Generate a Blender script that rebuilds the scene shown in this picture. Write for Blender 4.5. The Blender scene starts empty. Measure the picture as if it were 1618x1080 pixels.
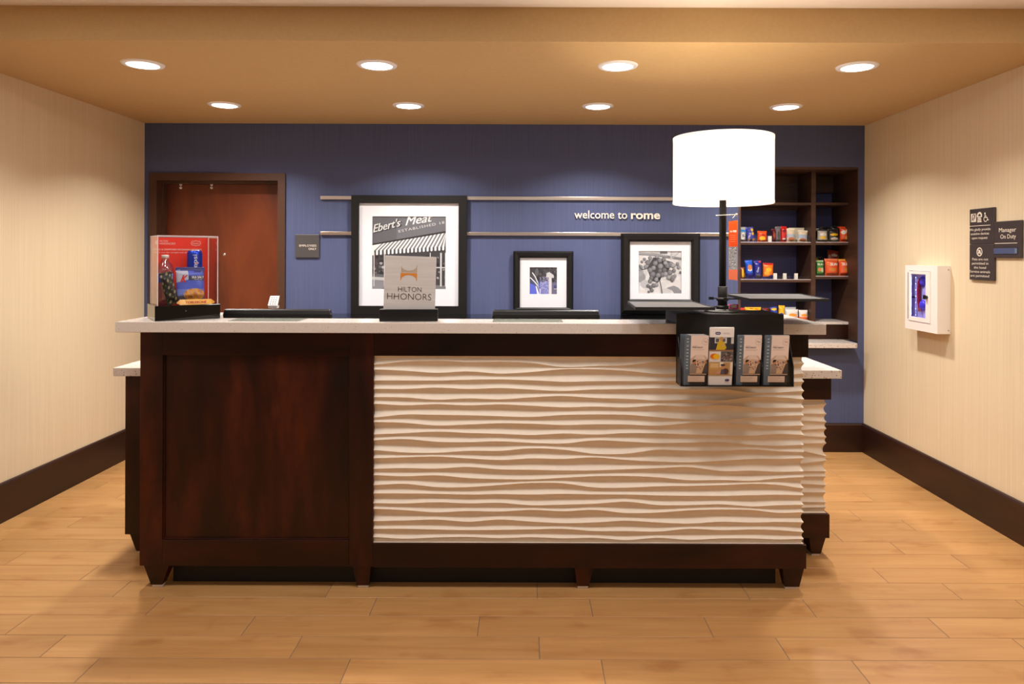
import bpy, bmesh, math, random
from mathutils import Vector, Matrix
random.seed(7)
S = bpy.context.scene
COL = S.collection
F = 1120.0; EYE = 1.477

# ------------------------------------------------------------------ camera, world, big lights, exposure
cam_d = bpy.data.cameras.new('camera'); cam = bpy.data.objects.new('camera', cam_d); COL.objects.link(cam)
cam_d.sensor_width = 36.0; cam_d.lens = 36.0*F/1618.0
cam_d.shift_x = -20.0/1618.0; cam_d.shift_y = -138.0/1618.0
cam_d.clip_start = .02
cam.matrix_world = Matrix.Translation((0, 0, EYE)) @ Matrix.Rotation(math.radians(90), 4, 'X') @ Matrix.Rotation(math.radians(.2), 4, 'Z')
S.camera = cam
S.view_settings.view_transform = 'Standard'; S.view_settings.look = 'None'
S.view_settings.gamma = 1; S.view_settings.use_curve_mapping = False
S.view_settings.exposure = -0.06
W = bpy.data.worlds.new('lobby_world'); S.world = W; W.use_nodes = True
W.node_tree.nodes['Background'].inputs[0].default_value = (1, .93, .85, 1)
W.node_tree.nodes['Background'].inputs[1].default_value = .3
S.cycles.max_bounces = 8; S.cycles.diffuse_bounces = 5; S.cycles.glossy_bounces = 4
S.cycles.transmission_bounces = 6; S.cycles.transparent_max_bounces = 32
S.cycles.caustics_reflective = False; S.cycles.caustics_refractive = False
S.cycles.sample_clamp_indirect = 6.0

def area(name, loc, rot, size, power, col, shape='DISK', size_y=None, spread=180):
    d = bpy.data.lights.new(name, 'AREA'); d.shape = shape; d.size = size
    if size_y: d.size_y = size_y
    d.energy = power; d.color = col; d.spread = math.radians(spread)
    o = bpy.data.objects.new(name, d); COL.objects.link(o); o.location = loc; o.rotation_euler = rot
    return o
WARM = (1, .955, .90); NEUT = (1, .985, .97)
P_ROW1, P_ROW2, P_LOBBY, P_FILL, P_LAMP = 13, 21, 7.2, 4.5, 13
LX = (-1.985, -.770, .480, 1.722); ROW1, ROW2 = 3.68, 4.68
# ceiling lamps of the lobby, above and behind the camera
for ly, lxs, p in ((2.2, (-2.1, -1.05, 0, 1.05, 2.1), 1.6), (.5, (-1.7, 0, 1.7), .6), (-1.4, (-1.7, 0, 1.7), .4)):
    for lx in lxs: area('lobby_lamp', (lx, ly, 2.60), (0, 0, 0), .34, P_LOBBY*p, NEUT)
# broad soft fill added behind the camera; no window stands there
area('lobby_fill_light', (.3, -3.2, 1.5), (math.radians(90), 0, 0), 4.2, P_FILL, (1, .95, .92), 'RECTANGLE', 2.0)

# ------------------------------------------------------------------ helpers
def P(px, py, D):
    dx, dy = px-829., py-402.
    X = dx+.0035*dy; Y = dy-.0035*dx
    return (X*D/F, D, EYE-Y*D/F)
def lin(c):
    def f(v):
        v = v/255.
        return v/12.92 if v <= .04045 else ((v+.055)/1.055)**2.4
    return tuple(f(v) for v in c)

MATS = {}
def mat(name, rgb=(200, 200, 200), rough=.5, metal=0., spec=.5, emit=None, estr=0., coat=0.):
    if name in MATS: return MATS[name]
    m = bpy.data.materials.new(name); m.use_nodes = True; MATS[name] = m
    b = m.node_tree.nodes['Principled BSDF']
    b.inputs['Base Color'].default_value = (*lin(rgb), 1)
    b.inputs['Roughness'].default_value = rough; b.inputs['Metallic'].default_value = metal
    b.inputs['Specular IOR Level'].default_value = spec
    if coat: b.inputs['Coat Weight'].default_value = coat; b.inputs['Coat Roughness'].default_value = .1
    if emit: b.inputs['Emission Color'].default_value = (*lin(emit), 1); b.inputs['Emission Strength'].default_value = estr
    return m
def N(m, t, **kw):
    n = m.node_tree.nodes.new(t)
    for k, v in kw.items():
        if k in n.inputs: n.inputs[k].default_value = v
        else: setattr(n, k, v)
    return n
def L(m, a, b): m.node_tree.links.new(a, b)
def coords(m, scale, kind='Object', rand=False):
    tc = N(m, 'ShaderNodeTexCoord'); mp = N(m, 'ShaderNodeMapping'); mp.inputs['Scale'].default_value = scale
    if rand:
        oi = N(m, 'ShaderNodeObjectInfo'); mu = N(m, 'ShaderNodeVectorMath', operation='MULTIPLY_ADD')
        cx = N(m, 'ShaderNodeCombineXYZ')
        L(m, oi.outputs['Random'], cx.inputs[0]); L(m, oi.outputs['Random'], cx.inputs[1]); L(m, oi.outputs['Random'], cx.inputs[2])
        L(m, cx.outputs[0], mu.inputs[0]); mu.inputs[1].default_value = (37, 53, 71); L(m, tc.outputs[kind], mu.inputs[2])
        L(m, mu.outputs[0], mp.inputs[0])
    else:
        L(m, tc.outputs[kind], mp.inputs[0])
    return mp.outputs[0]
def ramp(m, fac, stops):
    r = N(m, 'ShaderNodeValToRGB'); e = r.color_ramp.elements
    while len(e) < len(stops): e.new(.5)
    for i, (p, c) in enumerate(stops): e[i].position = p; e[i].color = (*lin(c), 1)
    L(m, fac, r.inputs[0]); return r.outputs[0]
def bump(m, h, strength, dist=.001):
    b = N(m, 'ShaderNodeBump'); b.inputs['Strength'].default_value = strength; b.inputs['Distance'].default_value = dist
    L(m, h, b.inputs['Height']); L(m, b.outputs[0], m.node_tree.nodes['Principled BSDF'].inputs['Normal'])
def noise_mat(name, scale, stops, rough=.5, detail=4., nscale=1., spec=.5, rand=False, bstr=0., bdist=.001, coat=0., dist=0., roughn=.5):
    m = mat(name, rough=rough, spec=spec, coat=coat)
    v = coords(m, scale, rand=rand)
    n = N(m, 'ShaderNodeTexNoise'); n.inputs['Scale'].default_value = nscale; n.inputs['Detail'].default_value = detail
    n.inputs['Distortion'].default_value = dist; n.inputs['Roughness'].default_value = roughn
    L(m, v, n.inputs['Vector'])
    L(m, ramp(m, n.outputs[0], stops), m.node_tree.nodes['Principled BSDF'].inputs['Base Color'])
    if bstr: bump(m, n.outputs[0], bstr, bdist)
    return m

# wallpapers: fine vertical strands
def wallpaper(name, a, b, c, sx, rough=.75):
    m = mat(name, rough=rough, spec=.25)
    n1 = N(m, 'ShaderNodeTexNoise'); n1.inputs['Scale'].default_value = 1; n1.inputs['Detail'].default_value = 3; n1.inputs['Roughness'].default_value = .7
    L(m, coords(m, sx), n1.inputs['Vector'])
    L(m, ramp(m, n1.outputs[0], [(.30, a), (.5, b), (.70, c)]), m.node_tree.nodes['Principled BSDF'].inputs['Base Color'])
    bump(m, n1.outputs[0], .25, .001)
    return m
M_BEIGE = wallpaper('beige_strand_wallpaper', (213, 194, 161), (220, 201, 169), (226, 208, 177), (170, 170, 1.1))
M_BLUE = wallpaper('blue_strand_wallpaper', (74, 82, 115), (81, 89, 124), (88, 97, 133), (260, 260, 1.4))
M_SOFFIT = noise_mat('tan_ceiling_paint', (60, 60, 60), [(.3, (194, 162, 116)), (.7, (198, 167, 121))], rough=.8, spec=.2, bstr=.1)
M_WHITEC = mat('white_ceiling_paint', (236, 226, 218), .85, spec=.2)
M_TILE = noise_mat('maple_plank_tile', (1.6, 26, 5), [(.28, (179, 131, 80)), (.5, (190, 143, 90)), (.72, (199, 153, 100))], rough=.36, detail=6, rand=True, roughn=.62, dist=.6, spec=.45)
def _tile_tone():
    m = M_TILE; b = m.node_tree.nodes['Principled BSDF']; src = b.inputs['Base Color'].links[0].from_socket
    n2 = N(m, 'ShaderNodeTexNoise'); n2.inputs['Scale'].default_value = 1; n2.inputs['Detail'].default_value = 4
    L(m, coords(m, (5, 9, 5), rand=True), n2.inputs['Vector'])
    r = ramp(m, n2.outputs[0], [(.28, (228, 214, 200)), (.42, (249, 246, 243)), (1, (255, 255, 255))])
    mx = N(m, 'ShaderNodeMix', data_type='RGBA', blend_type='MULTIPLY'); mx.inputs[0].default_value = 1.
    L(m, src, mx.inputs[6]); L(m, r, mx.inputs[7])
    oi = N(m, 'ShaderNodeObjectInfo'); mr = N(m, 'ShaderNodeMapRange'); mr.inputs[3].default_value = .9; mr.inputs[4].default_value = 1.04
    L(m, oi.outputs['Random'], mr.inputs[0])
    hs = N(m, 'ShaderNodeHueSaturation'); L(m, mr.outputs[0], hs.inputs['Value']); L(m, mx.outputs[2], hs.inputs['Color'])
    L(m, hs.outputs[0], b.inputs['Base Color'])
_tile_tone()
M_GROUT = mat('grout', (112, 100, 92), .9)
M_WOOD = noise_mat('dark_cherry_wood', (7, 7, 1.5), [(.30, (22, 8, 5)), (.47, (42, 14, 7)), (.58, (60, 21, 9)), (.74, (84, 33, 14))], rough=.36, detail=7, roughn=.62, dist=.15, spec=.35)
M_WOODH = noise_mat('dark_cherry_wood_rail', (1.5, 7, 7), [(.32, (22, 8, 4)), (.48, (40, 13, 6)), (.60, (54, 18, 8)), (.76, (78, 28, 12))], rough=.34, detail=7, roughn=.6, dist=.5, spec=.35)
M_BASEB = noise_mat('dark_baseboard_wood', (1.3, 1.3, 9), [(.3, (28, 12, 6)), (.55, (46, 20, 9)), (.8, (60, 27, 12))], rough=.42, detail=5)
M_SHELFW = noise_mat('walnut_laminate', (3, 3, 20), [(.3, (58, 36, 25)), (.7, (82, 53, 37))], rough=.5)
M_DOORW = noise_mat('cherry_door_veneer', (4, 4, 1.3), [(.30, (70, 26, 9)), (.45, (98, 42, 17)), (.6, (112, 50, 21)), (.8, (124, 58, 25))], rough=.38, detail=8, dist=.5, roughn=.6)
M_DFRAME = mat('brown_painted_steel', (74, 46, 32), .4)
M_CREAM = noise_mat('cream_carved_panel_paint', (30, 30, 30), [(.3, (230, 217, 200)), (.7, (233, 221, 204))], rough=.5, spec=.4)
def quartz(name, base, base2):
    m = mat(name, rough=.22, spec=.5)
    v1 = N(m, 'ShaderNodeTexVoronoi'); v1.inputs['Scale'].default_value = 150; L(m, coords(m, (1, 1, 1)), v1.inputs['Vector'])
    c1 = ramp(m, v1.outputs['Color'], [(.0, (104, 76, 60)), (.20, (140, 112, 92)), (.23, base), (1, base2)])
    r1 = N(m, 'ShaderNodeValToRGB'); r1.color_ramp.elements[0].position = .30; r1.color_ramp.elements[1].position = .46
    L(m, v1.outputs['Distance'], r1.inputs[0])
    mx = N(m, 'ShaderNodeMix', data_type='RGBA'); L(m, r1.outputs[0], mx.inputs[0]); L(m, c1, mx.inputs[6]); mx.inputs[7].default_value = (*lin(base), 1)
    L(m, mx.outputs[2], m.node_tree.nodes['Principled BSDF'].inputs['Base Color'])
    return m
M_QUARTZ = quartz('speckled_quartz', (214, 204, 196), (226, 217, 209))
M_BLACK = mat('black_plastic', (14, 14, 15), .35)
M_BLACKG = mat('black_gloss_acrylic', (6, 6, 7), .06, spec=.6)
M_BLACKM = mat('black_matte_metal', (24, 22, 21), .5)
M_FRAMEB = mat('black_frame_wood', (17, 15, 14), .45, spec=.35)
M_TRAYTOP = mat('grey_tray_mat', (74, 72, 73), .55)
M_TOE = mat('black_toe_kick', (16, 15, 15), .6)
M_ALU = mat('brushed_aluminium', (190, 178, 168), .32, metal=1.)
M_CHROME = mat('satin_chrome', (200, 196, 190), .2, metal=1.)
M_PAD = mat('pale_glide', (236, 234, 240), .5)
M_MAT = mat('white_mat_board', (224, 224, 231), .8)
M_PLAQUE = mat('dark_grey_plaque', (72, 68, 68), .45)
M_PLAQUE2 = mat('dark_brown_plaque', (64, 54, 52), .4)
M_LETTER = mat('warm_white_letter', (240, 228, 214), .4)
M_WHITEMET = mat('white_enamel', (238, 230, 222), .35)
M_WHITEPL = mat('white_plastic', (232, 228, 218), .4)
M_SHADE = mat('lit_linen_shade', (240, 236, 226), .8, emit=(255, 244, 230), estr=1.25)
M_SHADETRIM = mat('shade_trim', (236, 228, 220), .8, emit=(255, 238, 222), estr=.45)
M_BULB = mat('bulb', (255, 255, 255), .5, emit=(255, 240, 215), estr=12)
M_LENS = mat('lit_lamp_lens', (255, 255, 255), .5, emit=(255, 248, 238), estr=7)
M_REFL = mat('white_reflector', (225, 222, 220), .2, spec=.6, emit=(255, 246, 236), estr=.75)  # emission stands in for lamp light caught by the reflector
M_TRIMR = mat('downlight_trim_ring', (238, 238, 242), .4)
M_ORANGE = mat('orange_card', (240, 84, 24), .6)
M_RED = mat('red_tube', (150, 18, 40), .35)
M_VIOLET = mat('violet_dome', (92, 78, 208), .25)
M_LED = mat('blue_led', (200, 210, 255), .3, emit=(150, 170, 255), estr=6)
M_MIRROR = mat('dark_mirror_back', (170, 170, 200), .15, metal=.6)
M_KEYLIT = mat('backlit_white_keypad', (240, 240, 240), .5, emit=(255, 255, 255), estr=.08)

def print_mat():
    m = mat('printed_ink', rough=.45, spec=.4)
    a = N(m, 'ShaderNodeVertexColor'); a.layer_name = 'Col'
    L(m, a.outputs[0], m.node_tree.nodes['Principled BSDF'].inputs['Base Color']); return m
M_PRINT = print_mat()
def foil_mat():
    m = mat('printed_foil', rough=.3, spec=.6)
    a = N(m, 'ShaderNodeVertexColor'); a.layer_name = 'Col'
    L(m, a.outputs[0], m.node_tree.nodes['Principled BSDF'].inputs['Base Color'])
    n = N(m, 'ShaderNodeTexNoise'); n.inputs['Scale'].default_value = 60; L(m, coords(m, (1, 1, 1)), n.inputs['Vector']); bump(m, n.outputs[0], .5, .003)
    return m
M_FOIL = foil_mat()
def glass_mat(name, tint=(255, 255, 255), fac=None, ior=1.45, tr=.0):
    m = bpy.data.materials.new(name); m.use_nodes = True; nt = m.node_tree; nt.nodes.clear(); MATS[name] = m
    o = nt.nodes.new('ShaderNodeOutputMaterial'); t = nt.nodes.new('ShaderNodeBsdfTransparent'); g = nt.nodes.new('ShaderNodeBsdfGlossy')
    t.inputs[0].default_value = (*lin(tint), 1); g.inputs['Roughness'].default_value = .04
    mx = nt.nodes.new('ShaderNodeMixShader')
    if fac is None:
        f = nt.nodes.new('ShaderNodeLayerWeight'); f.inputs[0].default_value = .5
        p1 = nt.nodes.new('ShaderNodeMath'); p1.operation = 'POWER'; p1.inputs[1].default_value = 4.; nt.links.new(f.outputs['Facing'], p1.inputs[0])
        p2 = nt.nodes.new('ShaderNodeMath'); p2.operation = 'MULTIPLY_ADD'; p2.inputs[1].default_value = .5; p2.inputs[2].default_value = (ior-1)*.1
        nt.links.new(p1.outputs[0], p2.inputs[0]); nt.links.new(p2.outputs[0], mx.inputs[0])
    else: mx.inputs[0].default_value = fac
    nt.links.new(t.outputs[0], mx.inputs[1]); nt.links.new(g.outputs[0], mx.inputs[2]); nt.links.new(mx.outputs[0], o.inputs[0])
    return m
M_GLASS = glass_mat('clear_glass', ior=1.14)
M_ACRYL = glass_mat('clear_acrylic', (254, 254, 255), ior=1.2)
M_ACRYLS = glass_mat('glossy_acrylic_side', (254, 250, 250), fac=.42)
M_ACEDGE = mat('polished_acrylic_edge', (225, 215, 222), .2)
M_BLUEGLASS = glass_mat('violet_tinted_glass', (225, 222, 255), fac=.08)
def niche_mat():
    m = mat('navy_patterned_wallpaper', rough=.6)
    v = N(m, 'ShaderNodeTexVoronoi'); v.feature = 'DISTANCE_TO_EDGE'; v.inputs['Scale'].default_value = 42; v.inputs['Randomness'].default_value = 0.
    L(m, coords(m, (1, 1, 1)), v.inputs['Vector'])
    L(m, ramp(m, v.outputs[0], [(.05, (84, 88, 140)), (.3, (40, 44, 76))]), m.node_tree.nodes['Principled BSDF'].inputs['Base Color']); return m
M_NICHE = niche_mat()

class MB:
    """collects geometry for ONE mesh object"""
    def __init__(s): s.v = []; s.f = []; s.c = []; s.sm = []
    def add(s, vs, fs, col=None, smooth=False):
        b = len(s.v); s.v += [tuple(p) for p in vs]
        for f in fs: s.f.append(tuple(i+b for i in f)); s.c.append(col); s.sm.append(smooth)
        return s
    def box(s, x0, x1, y0, y1, z0, z1, col=None):
        return s.add([(x, y, z) for z in (z0, z1) for y in (y0, y1) for x in (x0, x1)],
                     [(0, 2, 3, 1), (4, 5, 7, 6), (0, 1, 5, 4), (2, 6, 7, 3), (0, 4, 6, 2), (1, 3, 7, 5)], col)
    def frus(s, b, t, z0, z1, col=None):   # b, t: (x0,x1,y0,y1)
        vs = [(x, y, z0) for y in b[2:] for x in b[:2]]+[(x, y, z1) for y in t[2:] for x in t[:2]]
        return s.add(vs, [(0, 2, 3, 1), (4, 5, 7, 6), (0, 1, 5, 4), (2, 6, 7, 3), (0, 4, 6, 2), (1, 3, 7, 5)], col)
    def prism(s, pts, y0, y1, col=None):   # pts in xz
        n = len(pts); vs = [(x, y0, z) for x, z in pts]+[(x, y1, z) for x, z in pts]
        return s.add(vs, [tuple(range(n)), tuple(range(2*n-1, n-1, -1))]+[(i, i+n, (i+1) % n+n, (i+1) % n) for i in range(n)], col)
    def prismz(s, pts, z0, z1, col=None):  # pts in xy
        n = len(pts); vs = [(x, y, z0) for x, y in pts]+[(x, y, z1) for x, y in pts]
        return s.add(vs, [tuple(range(n-1, -1, -1)), tuple(range(n, 2*n))]+[(i, (i+1) % n, (i+1) % n+n, i+n) for i in range(n)], col)
    def prismx(s, pts, x0, x1, col=None):  # pts in yz
        n = len(pts); vs = [(x0, y, z) for y, z in pts]+[(x1, y, z) for y, z in pts]
        return s.add(vs, [tuple(range(n-1, -1, -1)), tuple(range(n, 2*n))]+[(i, (i+1) % n, (i+1) % n+n, i+n) for i in range(n)], col)
    def cyl(s, p0, p1, r0, r1=None, n=20, caps=True, col=None):
        r1 = r0 if r1 is None else r1; a, b = Vector(p0), Vector(p1); d = (b-a).normalized()
        u = d.orthogonal().normalized(); w = d.cross(u)
        vs = [tuple(q+(u*math.cos(t)+w*math.sin(t))*r) for q, r in ((a, r0), (b, r1)) for t in [2*math.pi*i/n for i in range(n)]]
        s.add(vs, [(i, (i+1) % n, (i+1) % n+n, i+n) for i in range(n)], col, True)
        if caps:
            s.add(vs[:n], [tuple(range(n-1, -1, -1))], col); s.add(vs[n:], [tuple(range(n))], col)
        return s
    def lathe(s, prof, c=(0, 0, 0), n=32, col=None, colf=None, smooth=True):  # prof [(r,z)]
        vs = [(c[0]+r*math.cos(2*math.pi*i/n), c[1]+r*math.sin(2*math.pi*i/n), c[2]+z) for r, z in prof for i in range(n)]
        for k in range(len(prof)-1):
            for i in range(n):
                j = (i+1) % n
                q = [vs[k*n+i], vs[k*n+j], vs[(k+1)*n+j], vs[(k+1)*n+i]]
                s.f.append((len(s.v)+k*n+i, len(s.v)+k*n+j, len(s.v)+(k+1)*n+j, len(s.v)+(k+1)*n+i))
                s.c.append(colf(i/n, k) if colf else col); s.sm.append(smooth)
        s.v += vs; return s
    def tube(s, pts, r, n=8, col=None):
        for a, b in zip(pts[:-1], pts[1:]): s.cyl(a, b, r, r, n, True, col)
        return s
def obj(name, mb, m, parent=None, loc=None, rot=None, world=False, bevel=0, merge=False):
    me = bpy.data.meshes.new(name)
    vs = mb.v
    if world and parent is not None:
        L0 = parent['_base']; vs = [(x-L0[0], y-L0[1], z-L0[2]) for x, y, z in vs]
    me.from_pydata(vs, [], mb.f); me.materials.append(m)
    if any(mb.sm): me.polygons.foreach_set('use_smooth', mb.sm)
    if any(c is not None for c in mb.c):
        ca = me.color_attributes.new('Col', 'FLOAT_COLOR', 'CORNER'); buf = []
        for p, c in zip(me.polygons, mb.c):
            q = (*lin(c), 1) if c else (1, 1, 1, 1)
            buf += list(q)*p.loop_total
        ca.data.foreach_set('color', buf)
    if merge:
        bm = bmesh.new(); bm.from_mesh(me); bmesh.ops.remove_doubles(bm, verts=bm.verts, dist=1e-6); bm.to_mesh(me); bm.free()
    me.validate(); me.update()
    o = bpy.data.objects.new(name, me); COL.objects.link(o)
    if parent: o.parent = parent
    if loc: o.location = loc
    if rot: o.rotation_euler = rot
    if bevel:
        b = o.modifiers.new('edge', 'BEVEL'); b.width = bevel; b.segments = 2; b.limit_method = 'ANGLE'; b.angle_limit = math.radians(40)
    return o
def thing(name, label, cat, loc=(0, 0, 0), rot=(0, 0, 0), group=None):
    o = bpy.data.objects.new(name, None); COL.objects.link(o); o.location = loc; o.rotation_euler = rot; o.empty_display_size = .05
    o['label'] = label; o['category'] = cat; o['_base'] = list(loc)
    if group: o['group'] = group
    return o
def tag(o, label, cat, group=None):
    o['label'] = label; o['category'] = cat
    if group: o['group'] = group
    return o
def struct(o, label=None):
    o['kind'] = 'structure'
    if label: o['label'] = label
    return o

# flat printing: coloured pieces layered by fractions of a millimetre, in local x (right), z (up), facing -y
_tc = {}
def glyphs(text, weight=0., shear=0., spacing=1.):
    k = (text, weight, shear, spacing)
    if k in _tc: return _tc[k]
    c = bpy.data.curves.new('t', 'FONT'); c.body = text; c.size = 1; c.offset = weight; c.shear = shear; c.resolution_u = 3; c.space_character = spacing
    o = bpy.data.objects.new('t', c); COL.objects.link(o)
    dg = bpy.context.evaluated_depsgraph_get(); dg.update()
    me = bpy.data.meshes.new_from_object(o.evaluated_get(dg))
    vs = [(v.co.x, v.co.y) for v in me.vertices]; fs = [tuple(p.vertices) for p in me.polygons]
    bpy.data.objects.remove(o); bpy.data.curves.remove(c); bpy.data.meshes.remove(me)
    _tc[k] = (vs, fs); return _tc[k]
class Print:
    def __init__(s, eps=.00025): s.mb = MB(); s.y = 0.; s.eps = eps
    def up(s): s.y -= s.eps; return s
    def poly(s, pts, col, lift=True):
        if lift: s.up()
        else: s.y -= 3e-6
        ar = sum(pts[i][0]*pts[(i+1) % len(pts)][1]-pts[(i+1) % len(pts)][0]*pts[i][1] for i in range(len(pts)))
        if ar < 0: pts = pts[::-1]
        s.mb.add([(x, s.y, z) for x, z in pts], [tuple(range(len(pts)))], col); return s
    def rect(s, x0, z0, x1, z1, col, lift=True): return s.poly([(x0, z0), (x1, z0), (x1, z1), (x0, z1)], col, lift)
    def disc(s, x, z, r, col, rz=None, n=14, lift=True):
        rz = rz or r; return s.poly([(x+r*math.cos(2*math.pi*i/n), z+rz*math.sin(2*math.pi*i/n)) for i in range(n)], col, lift)
    def ring(s, x, z, r, w, col, n=24, a0=0., a1=360.):
        s.up()
        for i in range(n):
            t0 = math.radians(a0+(a1-a0)*i/n); t1 = math.radians(a0+(a1-a0)*(i+1)/n)
            s.poly([(x+q*math.cos(t), z+q*math.sin(t)) for q, t in ((r, t0), (r, t1), (r-w, t1), (r-w, t0))], col, False)
        return s
    def line(s, pts, w, col):
        s.up()
        for (x0, z0), (x1, z1) in zip(pts[:-1], pts[1:]):
            d = math.hypot(x1-x0, z1-z0) or 1; nx, nz = -(z1-z0)/d*w/2, (x1-x0)/d*w/2
            s.poly([(x0+nx, z0+nz), (x1+nx, z1+nz), (x1-nx, z1-nz), (x0-nx, z0-nz)], col, False)
        return s
    def text(s, t, x, z, h, col, align='L', weight=0., shear=0., rot=0., width=None, spacing=1., squash=1.):
        """h = cap height; (x,z) baseline anchor"""
        vs, fs = glyphs(t, min(weight, 0.), shear, spacing)
        if not vs: return s
        if weight > .001:   # heavier stroke: the same word printed again a hair to either side
            dx = weight*h*1.1
            s.text(t, x-dx, z, h, col, align, 0., shear, rot, width, spacing, squash); s.text(t, x+dx, z, h, col, align, 0., shear, rot, width, spacing, squash)
        k = h/.70; x0 = min(v[0] for v in vs); x1 = max(v[0] for v in vs)
        kx = k*squash if width is None else width/(x1-x0)
        off = {'L': -x0*kx, 'C': -(x0+x1)/2*kx, 'R': -x1*kx}[align]
        ca, sa = math.cos(rot), math.sin(rot); s.up()
        out = []
        for a, b in vs:
            u, w = a*kx+off, b*k
            out.append((x+u*ca-w*sa, s.y, z+u*sa+w*ca))
        s.mb.add(out, fs, col); return s
    def build(s, name, parent, loc=None, rot=None): return obj(name, s.mb, M_PRINT, parent, loc, rot)

# ------------------------------------------------------------------ room shell
XL, XR, YB, ZS, ZC, YS, YF = -2.871, 2.563, 5.35, 2.459, 2.618, 3.27, -3.6
floor_o = struct(obj('floor', MB().box(XL-.2, XR+.2, YF-.2, 5.9, -.06, -.0015), M_GROUT), 'maple coloured plank tile floor')
PL, PW, G = .9145, .153, .0025
_tm = {}
def tile_mesh(length):
    k = round(length, 4)
    if k in _tm: return _tm[k]
    b = MB(); x0, x1, y0, y1 = G/2, length-G/2, G/2, PW-G/2; c = .0012
    vs = [(x0, y0, -.010), (x1, y0, -.010), (x1, y1, -.010), (x0, y1, -.010), (x0, y0, -c), (x1, y0, -c), (x1, y1, -c), (x0, y1, -c),
          (x0+c, y0+c, 0), (x1-c, y0+c, 0), (x1-c, y1-c, 0), (x0+c, y1-c, 0)]
    fs = [(i, (i+1) % 4, (i+1) % 4+4, i+4) for i in range(4)]+[(i+4, (i+1) % 4+4, (i+1) % 4+8, i+8) for i in range(4)]+[(8, 9, 10, 11)]
    b.add(vs, fs); me = bpy.data.meshes.new('tile'); me.from_pydata(b.v, [], b.f); me.materials.append(M_TILE); _tm[k] = me
    return me
JO = [.284, .060, -.178]
for r in range(-12, 19):
    ya = 2.437+r*PW
    if ya > YB-.02: break
    x = JO[r % 3]-5*PL
    while x < XR:
        a, b = max(x, XL), min(x+PL, XR)
        if b-a > .02:
            t = bpy.data.objects.new('tile', tile_mesh(b-a)); COL.objects.link(t); t.parent = floor_o; t.location = (a, ya, 0)
        x += PL
struct(obj('wall_left', MB().box(XL-.15, XL, YF, YB+.5, 0, ZC+.1), M_BEIGE), 'beige vertical strand wallpaper wall on the left')
struct(obj('wall_right', MB().box(XR, XR+.15, YF, YB+.5, 0, ZC+.1), M_BEIGE), 'beige vertical strand wallpaper wall on the right')
struct(obj('wall_front', MB().box(XL-.15, XR+.15, YF-.15, YF, 0, ZC+.1), M_BEIGE), 'wall behind the camera')
# back wall with door opening and snack niche
DX0, DX1, DZ = -2.776, -1.856, 2.031
NX0, NX1, NZ0, NZ1 = 1.612, 2.5175, .795, 2.146
wb = MB()
for a, b, c, d in ((XL, DX0, 0, ZS+.02), (DX0, DX1, DZ, ZS+.02), (DX1, NX0, 0, ZS+.02), (NX0, NX1, 0, NZ0), (NX0, NX1, NZ1, ZS+.02), (NX1, XR, 0, ZS+.02)):
    wb.box(a, b, YB, YB+.15, c, d)
struct(obj('wall_back', wb, M_BLUE), 'dark blue strand wallpaper wall behind the desk')
# soffit with round holes for the downlights
sf = MB(); HS, HR, NS = .16, .088, 32
xs = [XL]; ys = [YS]
for c in LX: xs += [c-HS, c+HS]
for c in (ROW1, ROW2): ys += [c-HS, c+HS]
xs.append(XR); ys.append(YB)
for i in range(len(xs)-1):
    for j in range(len(ys)-1):
        if i % 2 and j % 2:
            cx, cy = (xs[i]+xs[i+1])/2, (ys[j]+ys[j+1])/2; vs = []
            for k in range(NS):
                t = 2*math.pi*(k+.5)/NS; ct, st = math.cos(t), math.sin(t); q = HS/max(abs(ct), abs(st))
                vs += [(cx+ct*q, cy+st*q, ZS), (cx+ct*HR, cy+st*HR, ZS)]
            for k in range(NS):
                a, b = 2*k, 2*((k+1) % NS); sf.add([vs[a], vs[a+1], vs[b+1], vs[b]], [(0, 1, 2, 3)])
            for sx in (-1, 1):
                for sy in (-1, 1):
                    t = [v for v in vs[::2] if (v[0]-cx)*sx > HS*.7 and (v[1]-cy)*sy > HS*.7]
                    t.sort(key=lambda v: math.atan2(v[1]-cy, v[0]-cx))
                    if len(t) == 2: sf.add([t[0], (cx+sx*HS, cy+sy*HS, ZS), t[1]], [(0, 1, 2)])
        else:
            sf.add([(xs[i], ys[j], ZS), (xs[i], ys[j+1], ZS), (xs[i+1], ys[j+1], ZS), (xs[i+1], ys[j], ZS)], [(0, 1, 2, 3)])
sf.add([(XL, YS, ZS), (XR, YS, ZS), (XR, YS, ZC), (XL, YS, ZC)], [(0, 1, 2, 3)])
sf.box(XL, XR, YS+.001, YB+.15, ZC, ZC+.08)
struct(obj('ceiling_soffit', sf, M_SOFFIT), 'lowered tan painted ceiling over the desk')
struct(obj('ceiling', MB().box(XL-.15, XR+.15, YF, YS+.2, ZC, ZC+.08), M_WHITEC), 'raised white ceiling in front of the tan soffit')
# baseboards
BH, BT = .215, .02
prof = [(0, 0), (BT, 0), (BT, BH-.012), (BT-.006, BH-.003), (BT-.012, BH), (0, BH)]
struct(obj('baseboard_left', MB().prism([(XL+a, b) for a, b in prof], YF, YB, ), M_BASEB), 'dark wood baseboard on the left wall')
struct(obj('baseboard_right', MB().prism([(XR-a, b) for a, b in prof], YF, YB), M_BASEB), 'dark wood baseboard on the right wall')
struct(obj('baseboard_back', MB().prismx([(YB-a, b) for a, b in prof], DX1+.05, XR-BT), M_BASEB), 'dark wood baseboard under the blue wall')

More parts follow.
